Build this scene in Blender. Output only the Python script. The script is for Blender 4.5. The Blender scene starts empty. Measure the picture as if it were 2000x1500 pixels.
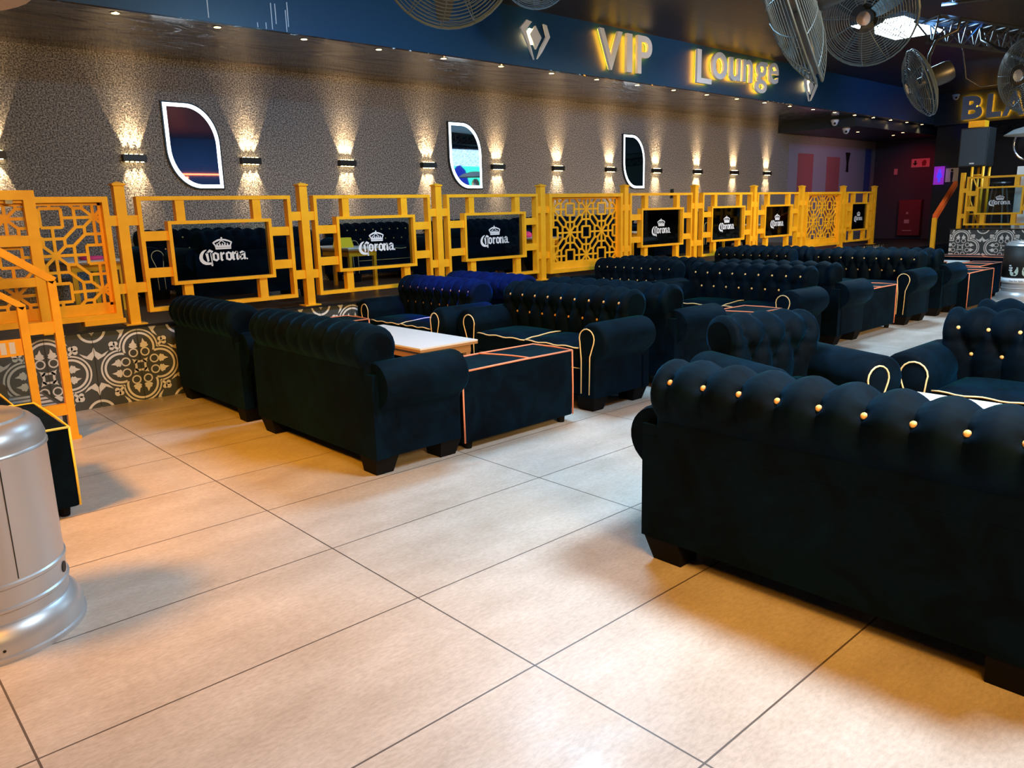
import bpy, math, random
from mathutils import Vector, Matrix
random.seed(7)
sc = bpy.context.scene
COL = sc.collection
PI = math.pi

# ------------------------------------------------------------------ camera
CAM = Vector((0.0, 0.0, 1.344))
cr, cu, cf = Vector((.73546, -.67709, -.02549)), Vector((.16523, .14274, .97587)), Vector((.65712, .72192, -.21686))
cd = bpy.data.cameras.new('camera'); cam = bpy.data.objects.new('camera', cd); COL.objects.link(cam)
cam.matrix_world = Matrix(((cr.x, cu.x, -cf.x, CAM.x), (cr.y, cu.y, -cf.y, CAM.y), (cr.z, cu.z, -cf.z, CAM.z), (0, 0, 0, 1)))
cd.sensor_width = 36; cd.lens = 1520.8/2000*36; cd.clip_start = .05; cd.clip_end = 100
sc.camera = cam
sc.view_settings.view_transform = 'Standard'; sc.view_settings.look = 'None'
sc.view_settings.gamma = 1; sc.view_settings.exposure = 0.0; sc.view_settings.use_curve_mapping = False
w = bpy.data.worlds.new('world'); sc.world = w; w.use_nodes = True
w.node_tree.nodes['Background'].inputs[0].default_value = (.10, .14, .22, 1); w.node_tree.nodes['Background'].inputs[1].default_value = .05

# ------------------------------------------------------------------ room lights
def area(loc, size, power, col, aim=None, spread=180, name='light'):
    l = bpy.data.lights.new(name, 'AREA'); l.shape = 'RECTANGLE'; l.size, l.size_y = size; l.energy = power; l.color = col
    l.spread = math.radians(spread)
    o = bpy.data.objects.new(name, l); COL.objects.link(o); o.location = loc
    d = (Vector(aim)-Vector(loc)) if aim else Vector((0, 0, -1))
    o.rotation_euler = d.to_track_quat('-Z', 'Y').to_euler(); return o
def spot(loc, aim, power, col, ang, blend=.2, rad=.03, name='spot'):
    l = bpy.data.lights.new(name, 'SPOT'); l.energy = power; l.color = col; l.spot_size = math.radians(ang); l.spot_blend = blend
    l.shadow_soft_size = rad
    o = bpy.data.objects.new(name, l); COL.objects.link(o); o.location = loc
    o.rotation_euler = (Vector(aim)-Vector(loc)).to_track_quat('-Z', 'Y').to_euler(); return o
COOL = (.37, .71, 1.0)
area((4.2, 4.0, 3.5), (1.2, .6), 155, COOL)
area((3.3, .5, 3.5), (1.2, .6), 142, (.66, .86, 1.0), aim=(2.9, .6, 0), spread=118)
area((9.95, 4.08, 3.27), (1.2, .55), 120, (.42, .74, 1.0))
area((8.5, .6, 3.5), (1.2, .6), 90, COOL, spread=130)
area((14.2, 3.0, 3.38), (1.2, .6), 60, COOL)
area((.2, -.6, 3.45), (1.0, .6), 36, (1, .38, .02), aim=(1.6, .9, 0), spread=95)        # unseen amber fills added to tint the floor behind the sofas
area((-1.2, 3.4, 3.45), (1.0, .6), 64, (1, .38, .012), aim=(1.5, 4.0, 0), spread=80)
area((1.2, -2.8, 2.6), (2.0, .8), 85, (1, .62, .22), aim=(5.0, 6.2, 1.2), spread=70)  # unseen warm fill added to brighten the gold fence front
area((6.0, -3.2, 2.6), (2.0, .8), 80, (1, .58, .20), aim=(11.0, 6.2, .9), spread=50)  # second added warm fill, for the far part of the fence
spot((4.1, 4.6, 3.5), (4.50, 5.35, .7), 2300, (.02, .05, 1.0), 28, .7, .05)
spot((9.0, 3.2, 3.2), (11.5, 7.0, 3.35), 340, (.24, .55, 1.0), 95, 1, .1)   # blue washes added on the fascia from unseen spots
spot((3.6, 3.0, 3.1), (5.5, 7.0, 3.4), 210, (.24, .55, 1.0), 100, 1, .1)
spot((15.5, 3.6, 3.3), (16.5, 7.0, 3.35), 120, (.10, .40, 1.0), 80, 1, .1)  # same added wash farther along
spot((19.4, 7.4, 2.7), (20.6, 7.75, 1.6), 26, (1, .04, .08), 90, 1, .1)
spot((17.0, 5.5, 2.7), (18.0, 8.7, 1.9), 95, (.95, .42, .52), 60, .9, .1)
spot((19.2, 6.2, 2.5), (19.5, 6.4, 2.78), 6, (.03, .05, 1), 60, .8, .03)
spot((9.5, 3.1, 3.05), (9.8, 4.0, 3.62), 14, (.04, .30, 1), 140, 1, .1)  # invented upward blue spot, stands in for glare around the light panel
spot((13.0, 3.0, 3.2), (15, 4.0, 3.62), 30, (.20, .16, 1), 140, 1, .1)  # violet-blue wash added to tint the dark ceiling
area((9.5, -4.5, 3.0), (3, .5), 60, (.10, .35, 1), aim=(9.5, -6, 1.8))      # blue wash added on the opposite wall for the mirrors to reflect
area((15.5, -4.5, 3.0), (5, .5), 60, (.05, .25, 1), aim=(15.5, -6, 1.8))  # same added wash towards the far end

# ------------------------------------------------------------------ materials
def pmat(name, col, rough=.5, metal=0, emit=None, es=0, sheen=None, spec=None, coat=0):
    m = bpy.data.materials.new(name); m.use_nodes = True; b = m.node_tree.nodes['Principled BSDF']
    b.inputs['Base Color'].default_value = (*col, 1); b.inputs['Roughness'].default_value = rough; b.inputs['Metallic'].default_value = metal
    if emit: b.inputs['Emission Color'].default_value = (*emit, 1); b.inputs['Emission Strength'].default_value = es
    if sheen: b.inputs['Sheen Weight'].default_value = sheen[0]; b.inputs['Sheen Roughness'].default_value = sheen[1]; b.inputs['Sheen Tint'].default_value = (*sheen[2], 1)
    if spec is not None: b.inputs['Specular IOR Level'].default_value = spec
    if coat: b.inputs['Coat Weight'].default_value = coat; b.inputs['Coat Roughness'].default_value = .1
    return m
class NT:
    def __init__(s, m): s.m = m; s.t = m.node_tree; s.b = s.t.nodes['Principled BSDF']
    def n(s, ty, **k):
        x = s.t.nodes.new(ty)
        for a, v in k.items(): setattr(x, a, v)
        return x
    def l(s, a, b): s.t.links.new(a, b)
    def math(s, op, a, b=None, clamp=False):
        x = s.n('ShaderNodeMath', operation=op); x.use_clamp = clamp
        for i, v in enumerate((a, b)):
            if v is None: continue
            if isinstance(v, (int, float)): x.inputs[i].default_value = v
            else: s.l(v, x.inputs[i])
        return x.outputs[0]
    def noise(s, scale, detail=4, rough=.6, vec=None, dist=0):
        x = s.n('ShaderNodeTexNoise'); x.inputs['Scale'].default_value = scale; x.inputs['Detail'].default_value = detail
        x.inputs['Roughness'].default_value = rough; x.inputs['Distortion'].default_value = dist
        if vec is not None: s.l(vec, x.inputs['Vector'])
        return x.outputs[0]
    def pos(s): return s.n('ShaderNodeTexCoord').outputs['Object']
    def ramp(s, fac, stops):
        x = s.n('ShaderNodeValToRGB'); e = x.color_ramp.elements
        while len(e) < len(stops): e.new(.5)
        for k, (p, c) in enumerate(stops): e[k].position = p; e[k].color = (*c, 1)
        s.l(fac, x.inputs[0]); return x.outputs[0]
    def bump(s, h, strength=.3, dist=.01):
        x = s.n('ShaderNodeBump'); x.inputs['Strength'].default_value = strength; x.inputs['Distance'].default_value = dist
        s.l(h, x.inputs['Height']); s.l(x.outputs[0], s.b.inputs['Normal'])
    def mix(s, f, a, b):
        x = s.n('ShaderNodeMix', data_type='RGBA')
        for i, v in ((0, f), (6, a), (7, b)):
            if isinstance(v, (int, float)): x.inputs[i].default_value = v
            elif isinstance(v, tuple): x.inputs[i].default_value = (*v, 1)
            else: s.l(v, x.inputs[i])
        return x.outputs[2]

M = {}
# large porcelain floor tiles
m = pmat('floor_tile', (.5, .45, .4), .38); N = NT(m); P_ = N.pos()
sp = N.n('ShaderNodeSeparateXYZ'); N.l(P_, sp.inputs[0])
def line(c, off, per, wd):
    u = N.math('DIVIDE', N.math('SUBTRACT', c, off), per); f = N.math('ABSOLUTE', N.math('SUBTRACT', u, N.math('ROUND', u)))
    return N.math('LESS_THAN', f, wd/per/2)
gr = N.math('MAXIMUM', line(sp.outputs[0], 1.459, 1.2, .006), line(sp.outputs[1], 4.533, .6, .006))
mp = N.n('ShaderNodeMapping'); mp.inputs['Scale'].default_value = (1, 2.2, 1); N.l(P_, mp.inputs[0])
c1 = N.ramp(N.noise(1.6, 5, .65, mp.outputs[0]), [(.30, (.44, .38, .33)), (.7, (.60, .55, .51))])
c2 = N.ramp(N.noise(38, 6, .7, mp.outputs[0]), [(.35, (.62, .60, .57)), (.62, (1, 1, 1))])
mx = N.n('ShaderNodeMix', data_type='RGBA', blend_type='MULTIPLY'); mx.inputs[0].default_value = .55; N.l(c1, mx.inputs[6]); N.l(c2, mx.inputs[7])
N.l(N.mix(gr, mx.outputs[2], (.10, .08, .07)), N.b.inputs['Base Color'])
N.l(N.ramp(N.noise(5, 4, .6, P_), [(.3, (.30,)*3), (.7, (.46,)*3)]), N.b.inputs['Roughness']); M['floor'] = m
# speckled textured wall
m = pmat('textured_wall', (.3, .28, .26), .85); N = NT(m); P_ = N.pos()
N.l(N.ramp(N.noise(70, 3, .7, P_), [(.38, (.05, .045, .043)), (.5, (.26, .235, .23)), (.62, (.58, .54, .53))]), N.b.inputs['Base Color'])
h = N.math('ADD', N.noise(60, 4, .7, P_), N.math('MULTIPLY', N.noise(5, 4, .7, P_, 2.5), 1.6)); N.bump(h, .7, .02); M['wall'] = m
# glossy stretch film soffit
m = pmat('stretch_film', (.045, .028, .022), .12, spec=.9, coat=1); N = NT(m); mp = N.n('ShaderNodeMapping'); mp.inputs['Scale'].default_value = (.6, 1.3, 1); N.l(N.pos(), mp.inputs[0])
N.bump(N.noise(1.1, 3, .5, mp.outputs[0], 1.8), 1.0, .28); M['film'] = m
M['fascia'] = pmat('fascia_paint', (.008, .050, .125), .42)
M['beam'] = pmat('dark_beam_paint', (.018, .028, .04), .45)
m = pmat('dark_ceiling', (.045, .032, .028), .4); N = NT(m); sp = N.n('ShaderNodeSeparateXYZ'); N.l(N.pos(), sp.inputs[0])
gr = N.math('MAXIMUM', line(sp.outputs[0], .2, 1.2, .02), line(sp.outputs[1], .1, .6, .02))
N.l(N.mix(gr, (.045, .032, .028), (.09, .06, .05)), N.b.inputs['Base Color']); M['ceil'] = m
M['darkwall'] = pmat('dark_wall', (.03, .027, .03), .7)
m = pmat('plum_wall', (.075, .05, .06), .8); N = NT(m); N.bump(N.noise(60, 3, .7, N.pos()), .4, .01); M['endwall'] = m
M['blackwall'] = pmat('black_wall', (.012, .012, .015), .5)
m = pmat('stage_wood', (.05, .03, .02), .35); N = NT(m); mp = N.n('ShaderNodeMapping'); mp.inputs['Scale'].default_value = (1, 14, 1); N.l(N.pos(), mp.inputs[0])
N.l(N.ramp(N.noise(3, 5, .6, mp.outputs[0]), [(.3, (.03, .018, .012)), (.7, (.10, .06, .04))]), N.b.inputs['Base Color']); M['wood'] = m
M['blacktrim'] = pmat('black_edge', (.01, .01, .01), .3)
M['tile_dark'] = pmat('tile_charcoal', (.055, .065, .07), .35)
M['tile_white'] = pmat('tile_white', (.72, .72, .72), .35)
m = pmat('gold_paint', (.82, .40, .012), .38, .15); N = NT(m)
N.l(N.ramp(N.noise(6, 3, .6, N.pos()), [(.3, (.80, .37, .008)), (.7, (.93, .48, .016))]), N.b.inputs['Base Color']); M['gold'] = m
def velvet(nm, base, tint, wgt):
    m = pmat(nm, base, .75, sheen=(wgt, .35, tint), spec=.06); N = NT(m); P_ = N.pos()
    N.l(N.ramp(N.noise(4.5, 4, .65, P_, .8), [(.32, tuple(c*.35 for c in base)), (.75, tuple(c*1.9 for c in base))]), N.b.inputs['Base Color'])
    N.l(N.ramp(N.noise(5.5, 4, .65, P_, 1.2), [(.35, (wgt*.45,)*3), (.7, (wgt*1.3,)*3)]), N.b.inputs['Sheen Weight'])
    return m
M['velvet'] = velvet('black_velvet', (.0002, .0040, .0102), (.01, .36, .80), .11)
M['leg'] = pmat('black_leg', (.004, .004, .005), .8, spec=.12)
M['pipe'] = pmat('cream_piping', (.80, .62, .32), .6)
M['pipe2'] = pmat('salmon_piping', (.75, .25, .14), .6)
M['pipey'] = pmat('yellow_piping', (.85, .65, .10), .6)
M['button'] = pmat('gold_button', (.98, .62, .22), .35)
M['white'] = pmat('white_laminate', (.82, .80, .80), .3)
M['ply'] = pmat('plywood_edge', (.42, .22, .09), .6)
M['steel'] = pmat('heater_silver', (.50, .50, .52), .36, .55)
M['chrome'] = pmat('chrome', (.8, .8, .8), .15, 1)
M['wire'] = pmat('wire_guard', (.11, .14, .155), .4, .4)
M['fanblack'] = pmat('fan_black', (.015, .016, .018), .4)
M['truss'] = pmat('truss_black', (.02, .022, .026), .4, .3)
M['letter'] = pmat('letter_silver', (.78, .82, .86), .45)
M['amber'] = pmat('amber_led', (1, .5, .02), .5, emit=(1, .42, .01), es=20)
M['warmled'] = pmat('warm_led', (1, .8, .5), .5, emit=(1, .72, .30), es=18)
M['downled'] = pmat('downlight_led', (1, .8, .5), .5, emit=(1, .62, .22), es=14)
M['whiteled'] = pmat('white_led', (1, 1, 1), .5, emit=(.80, .90, 1), es=3.5)
M['panelled'] = pmat('panel_led', (1, 1, 1), .5, emit=(.75, .92, 1), es=14)
M['mirror'] = pmat('mirror_glass', (.75, .85, .95), .02, 1)
M['sconce'] = pmat('sconce_bronze', (.03, .025, .022), .4, .4)
M['ink'] = pmat('frosted_print', (.62, .66, .74), .5)
m = bpy.data.materials.new('clear_glass'); m.use_nodes = True; t = m.node_tree; t.nodes.clear()
o_ = t.nodes.new('ShaderNodeOutputMaterial'); mxs = t.nodes.new('ShaderNodeMixShader'); tr = t.nodes.new('ShaderNodeBsdfTransparent'); gl = t.nodes.new('ShaderNodeBsdfGlossy')
tr.inputs[0].default_value = (.72, .80, .82, 1); gl.inputs['Roughness'].default_value = .03; fr = t.nodes.new('ShaderNodeFresnel'); fr.inputs[0].default_value = 1.38
t.links.new(fr.outputs[0], mxs.inputs[0]); t.links.new(tr.outputs[0], mxs.inputs[1]); t.links.new(gl.outputs[0], mxs.inputs[2]); t.links.new(mxs.outputs[0], o_.inputs[0]); M['glass'] = m
M['screenblack'] = pmat('speaker_grille', (.035, .05, .065), .6)
M['red'] = pmat('dark_red_paint', (.22, .012, .02), .45)
M['pinksign'] = pmat('sign_pink', (.75, .30, .32), .5)
M['cream'] = pmat('sign_cream', (.70, .50, .33), .5)
M['black'] = pmat('matt_black', (.004, .004, .004), .6)
M['bluesign'] = pmat('blue_sign', (.30, .05, .5), .4, emit=(.35, .02, .45), es=.45)
M['bluefig'] = pmat('blue_figure', (.02, .02, 1), .4, emit=(.02, .02, 1), es=2.5)
M['orange'] = pmat('orange_red_paint', (.75, .10, .01), .45)
M['yellow'] = pmat('yellow_card', (.9, .65, .02), .5)
M['pinkthing'] = pmat('pink_plastic', (.9, .05, .25), .5)
M['camwhite'] = pmat('camera_white', (.75, .75, .78), .35)
M['redreflect'] = pmat('reflection_red', (.34, .10, .11), .45)  # red of reflected doors put into the colour
M['lilac'] = pmat('gloss_lilac', (.30, .27, .34), .4)
M['bluecurtain'] = pmat('curtain_blue', (.05, .08, .30), .5)
M['paleblue'] = pmat('pale_blue_label', (.55, .68, .82), .5)
M['glassy'] = pmat('printed_glass', (.35, .45, .42), .3)
M['whiteboard'] = pmat('white_pillar', (.75, .78, .82), .5)

# ------------------------------------------------------------------ mesh helpers
class MB:
    def __init__(s): s.v = []; s.f = []; s.mi = []; s.cur = 0
    def add(s, vs, fs, mi=None):
        o = len(s.v); s.v += [tuple(v) for v in vs]; s.f += [tuple(i+o for i in f) for f in fs]; s.mi += [s.cur if mi is None else mi]*len(fs); return s
    def box(s, a, b, mi=None):
        x0, y0, z0 = a; x1, y1, z1 = b
        return s.add([(x0, y0, z0), (x1, y0, z0), (x1, y1, z0), (x0, y1, z0), (x0, y0, z1), (x1, y0, z1), (x1, y1, z1), (x0, y1, z1)],
                     [(0, 3, 2, 1), (4, 5, 6, 7), (0, 1, 5, 4), (1, 2, 6, 5), (2, 3, 7, 6), (3, 0, 4, 7)], mi)
    def bar(s, a, b, wd, dp, up=(0, 1, 0), mi=None):   # rectangular bar between points
        a, b = Vector(a), Vector(b); d = (b-a).normalized(); u = Vector(up); sx = d.cross(u).normalized(); u = sx.cross(d)
        vs = [p+sx*i*wd/2+u*j*dp/2 for p in (a, b) for i, j in ((-1, -1), (1, -1), (1, 1), (-1, 1))]
        return s.add(vs, [(0, 3, 2, 1), (4, 5, 6, 7), (0, 1, 5, 4), (1, 2, 6, 5), (2, 3, 7, 6), (3, 0, 4, 7)], mi)
    def tube(s, pts, r, n=6, closed=False, mi=None, caps=True):
        pts = [Vector(p) for p in pts]; k = len(pts); rings = []; prev = None
        for i, p in enumerate(pts):
            if closed: d = pts[(i+1) % k]-pts[i-1]
            else: d = pts[min(i+1, k-1)]-pts[max(i-1, 0)]
            d.normalize()
            if prev is None:
                a = Vector((0, 0, 1)) if abs(d.z) < .9 else Vector((1, 0, 0)); nx = d.cross(a).normalized()
            else: nx = (prev-d*prev.dot(d)).normalized()
            prev = nx; ny = d.cross(nx)
            rr = r[i] if isinstance(r, (list, tuple)) else r
            rings.append([p+nx*math.cos(2*PI*j/n)*rr+ny*math.sin(2*PI*j/n)*rr for j in range(n)])
        vs = [v for rg in rings for v in rg]; fs = []
        for i in range(k if closed else k-1):
            a, b = i*n, ((i+1) % k)*n
            fs += [(a+j, a+(j+1) % n, b+(j+1) % n, b+j) for j in range(n)]
        if not closed and caps: fs += [tuple(range(n-1, -1, -1)), tuple((k-1)*n+j for j in range(n))]
        return s.add(vs, fs, mi)
    def lathe(s, prof, n=32, c=(0, 0, 0), mi=None):
        vs = [(c[0]+r*math.cos(2*PI*j/n), c[1]+r*math.sin(2*PI*j/n), c[2]+z) for r, z in prof for j in range(n)]; k = len(prof)
        fs = [(i*n+j, i*n+(j+1) % n, (i+1)*n+(j+1) % n, (i+1)*n+j) for i in range(k-1) for j in range(n)]
        if prof[0][0] > 1e-5: fs.append(tuple(range(n-1, -1, -1)))
        if prof[-1][0] > 1e-5: fs.append(tuple((k-1)*n+j for j in range(n)))
        return s.add(vs, fs, mi)
    def prism(s, poly, y0, y1, f=None, mi=None):       # polygon in (x,z) (or mapped by f) from y0 to y1
        n = len(poly); f = f or (lambda x, y, z: (x, y, z))
        vs = [f(x, y0, z) for x, z in poly]+[f(x, y1, z) for x, z in poly]
        fs = [tuple(range(n)), tuple(range(2*n-1, n-1, -1))]+[(i, i+n, (i+1) % n+n, (i+1) % n) for i in range(n)]
        return s.add(vs, fs, mi)
    def flat(s, poly, y, f=None, mi=None):
        f = f or (lambda x, y, z: (x, y, z)); return s.add([f(x, y, z) for x, z in poly], [tuple(range(len(poly)))], mi)
    def ringstrip(s, out, inn, y, f=None, mi=None):
        f = f or (lambda x, y, z: (x, y, z)); n = len(out)
        return s.add([f(x, y, z) for x, z in out]+[f(x, y, z) for x, z in inn], [(i, (i+1) % n, (i+1) % n+n, i+n) for i in range(n)], mi)
    def xf(s, mtx): s.v = [tuple(mtx @ Vector(v)) for v in s.v]; return s
    def build(s, name, mats, parent=None, smooth=False, bevel=0):
        me = bpy.data.meshes.new(name); me.from_pydata(s.v, [], s.f)
        if not isinstance(mats, (list, tuple)): mats = [mats]
        for a in mats: me.materials.append(a)
        me.polygons.foreach_set('material_index', s.mi)
        if smooth: me.polygons.foreach_set('use_smooth', [True]*len(s.f))
        me.update(); o = bpy.data.objects.new(name, me); COL.objects.link(o)
        if smooth == 'auto': me.set_sharp_from_angle(angle=math.radians(40))
        if parent: o.parent = parent
        if bevel:
            b = o.modifiers.new('bevel', 'BEVEL'); b.width = bevel; b.segments = 3; b.limit_method = 'ANGLE'; b.angle_limit = math.radians(40)
        return o
def tag(o, label=None, cat=None, group=None, kind=None):
    for k, v in (('label', label), ('category', cat), ('group', group), ('kind', kind)):
        if v: o[k] = v
    return o
def thing(name, label, cat, loc=(0, 0, 0), rz=0, group=None):
    o = bpy.data.objects.new(name, None); COL.objects.link(o); o.location = loc; o.rotation_euler = (0, 0, rz); o.empty_display_size = .1
    return tag(o, label, cat, group)
KIDS = {}
def dup(src, loc, rz, label, group=None, scale=None):
    r = src.copy(); COL.objects.link(r); r.location = loc; r.rotation_euler = (0, 0, rz); r['label'] = label
    if group: r['group'] = group
    if scale: r.scale = scale
    for ch in src.children:
        c = ch.copy(); COL.objects.link(c); c.parent = r
        for g in ch.children: d = g.copy(); COL.objects.link(d); d.parent = c
    return r
def struct(o): o['kind'] = 'structure'; return o
ORD = 'first second third fourth fifth sixth seventh eighth ninth tenth eleventh twelfth thirteenth fourteenth fifteenth sixteenth seventeenth eighteenth nineteenth twentieth twenty-first twenty-second'.split()

# ------------------------------------------------------------------ setting
WY, FY, RY, SZ, SOFZ, CZ = 8.8, 7.0, 6.21, .565, 2.99, 3.62
XE = 20.6
struct(MB().box((-5, -6, -.1), (XE, RY, 0)).build('floor', M['floor']))
struct(MB().box((-5, RY+.02, 0), (15.2, WY, SZ)).build('floor_stage', M['wood']))
struct(MB().box((15.2, RY+.02, 0), (XE, WY, .42)).build('floor_landing', M['blackwall']))
struct(MB().box((-5, WY, 0), (XE+.2, WY+.2, CZ+.2)).build('wall_left', M['wall']))
struct(MB().box((XE, -6, 0), (XE+.2, WY, CZ+.2)).build('wall_far', M['endwall']))
struct(MB().box((-5, -6.2, 0), (XE, -6, CZ+.2)).build('wall_right', M['darkwall']))
struct(MB().box((-5.2, -6, 0), (-5, WY, CZ+.2)).build('wall_back', M['darkwall']))
struct(MB().box((-5, -6, CZ), (XE, FY, CZ+.15)).build('ceiling', M['ceil']))
struct(MB().box((-5, FY, SOFZ), (15.77, WY, SOFZ+.1)).build('ceiling_soffit', M['film']))
struct(MB().box((-5, FY-.001, SOFZ), (19.3, FY+.06, CZ)).build('wall_fascia', M['fascia']))
struct(MB().box((-5, FY-.001, SOFZ-.012), (19.3, FY+.16, SOFZ-.001)).build('trim_1', M['film']))
struct(MB().box((15.77, FY+.17, 2.80), (XE, WY, SOFZ+.1)).build('ceiling_lowered', M['beam']))
struct(MB().box((19.3, -6, 2.95), (19.45, FY, CZ)).build('wall_header', M['beam']))
struct(MB().box((19.5, -6, 0), (19.7, 6.99, 2.95)).build('wall_black', M['blackwall']))
struct(MB().box((-5, RY-.03, SZ-.002), (15.2, RY+.06, SZ+.014)).build('trim_2', M['blacktrim']))

# patterned riser tiles
def arc(cx, cz, r, a0, a1, n=24): return [(cx+r*math.cos(a0+(a1-a0)*i/n), cz+r*math.sin(a0+(a1-a0)*i/n)) for i in range(n+1)]
def leafpoly(cx, cz, ang, s):
    base = [(0, 0), (.55, .12), (.75, .42), (.55, .50), (.62, .80), (.28, 1.0), (0, 1.75), (-.28, 1.0), (-.62, .80), (-.55, .50), (-.75, .42), (-.55, .12)]
    c, q = math.cos(ang), math.sin(ang); return [(cx+s*(x*c-z*q), cz+s*(x*q+z*c)) for x, z in base]
def riser(mb, x0, x1, z0, z1, first, y, f, zc=.27):
    """white ornament, clipped to the riser rectangle; period 0.62, motif centres at height .27"""
    def clip(poly):
        for ax, lim, sg in ((0, x0, 1), (0, x1, -1), (1, z0, 1), (1, z1, -1)):
            out = []
            for i in range(len(poly)):
                a, b = poly[i-1], poly[i]; da, db = sg*(a[ax]-lim), sg*(b[ax]-lim)
                if (da >= 0) != (db >= 0):
                    t = da/(da-db); out.append((a[0]+(b[0]-a[0])*t, a[1]+(b[1]-a[1])*t))
                if db >= 0: out.append(b)
            poly = out
            if len(poly) < 3: return None
        return poly
    def put(poly):
        q = clip(poly)
        if q: mb.flat(q, y, f, 1)
    def ring(cx, cz, ro, ri, a0=0, a1=2*PI, test=None, n=40):
        for i in range(n):
            b0, b1 = a0+(a1-a0)*i/n, a0+(a1-a0)*(i+1)/n; bm = (b0+b1)/2; rm = (ro+ri)/2
            if test and not test(cx+rm*math.cos(bm), cz+rm*math.sin(bm)): continue
            put([(cx+ro*math.cos(b0), cz+ro*math.sin(b0)), (cx+ro*math.cos(b1), cz+ro*math.sin(b1)), (cx+ri*math.cos(b1), cz+ri*math.sin(b1)), (cx+ri*math.cos(b0), cz+ri*math.sin(b0))])
    k = int((x0-first)/.62)-1; cx = first+k*.62
    while cx < x1+.4:
        L = [(cx+.14*math.cos(a), zc+.14*math.sin(a)) for a in (0, PI/2, PI, 3*PI/2)]
        for i, (lx, lz) in enumerate(L):
            for ro, ri in ((.140, .128), (.116, .100)):
                ring(lx, lz, ro, ri, test=lambda px, pz: all((px-ox)**2+(pz-oz)**2 > ro*ro*.98 for j, (ox, oz) in enumerate(L) if j != i))
            a = i*PI/2
            for sg in (-1, 1):
                dx, dz = math.cos(a), math.sin(a); nx, nz = -dz, dx
                bx, bz = cx+dx*.125+nx*sg*.042, zc+dz*.125+nz*sg*.042
                put(leafpoly(bx+dx*.010, bz+dz*.010, a-PI/2-sg*.12, .042))
                ring(bx-dx*.022, bz-dz*.022, .034, .024, n=18)
            b = a+PI/4; ex, ez = math.cos(b), math.sin(b); mx_, mz = -ez, ex
            put(leafpoly(cx+ex*.035, zc+ez*.035, b-PI/2, .026))
            put([(cx+ex*.185+mx_*.009, zc+ez*.185+mz*.009), (cx+ex*.235+mx_*.009, zc+ez*.235+mz*.009), (cx+ex*.235-mx_*.009, zc+ez*.235-mz*.009), (cx+ex*.185-mx_*.009, zc+ez*.185-mz*.009)])
            for q, s_ in ((0, .022), (.75, .017), (-.75, .017)):
                px, pz = cx+ex*(.245 if q else .262)+mx_*.022*q*1.2, zc+ez*(.245 if q else .262)+mz*.022*q*1.2
                put(arc(px, pz, s_, 0, 2*PI, 14)[:-1])
        for dz in (-.31, .31):
            sx, sz = cx+.31, zc+dz
            ring(sx, sz, .098, .080)
            for a in (0, PI/2, PI, 3*PI/2):
                put(leafpoly(sx, sz, a, .030)); 
                for sg in (-1, 1):
                    c, q = math.cos(a), math.sin(a)
                    pp = [(.125, 0), (.16, .012*sg), (.19, .05*sg), (.165, .10*sg), (.20, .07*sg), (.225, .02*sg), (.19, -.0)]
                    put([(sx+c*u_-q*v_, sz+q*u_+c*v_) for u_, v_ in pp])
        cx += .62
    # grout lines
    g = first-.62*20
    while g < x1:
        if g > x0: mb.flat([(g-.0015, z0), (g+.0015, z0), (g+.0015, z1), (g-.0015, z1)], y-.0012 if f is None else y+.0, f, 2)
        g += .31
mb = MB(); mb.box((-5, RY, 0), (15.2, RY+.02, SZ-.002), 0); riser(mb, -1.5, 15.2, .002, SZ-.004, 1.84, RY-.0015, None)
struct(mb.build('wall_stage', [M['tile_dark'], M['tile_white'], M['blacktrim']]))
# far right stage whose riser runs across
X2 = 14.0
PZ = .865
mb = MB(); mb.box((X2, -3, 0), (X2+.02, 4.68, PZ-.002), 0)
riser(mb, -4.68, 3, .002, PZ-.004, -4.51, X2-.0015, lambda x, y, z: (y, -x, z), PZ-.28)
struct(mb.build('wall_platform', [M['tile_dark'], M['tile_white'], M['blacktrim']]))
struct(MB().box((X2+.02, -3, 0), (19.5, 4.68, PZ)).build('floor_platform', M['wood']))
struct(MB().box((X2-.02, -3, PZ), (X2+.05, 4.70, PZ+.012)).build('trim_3', M['blacktrim']))

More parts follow.
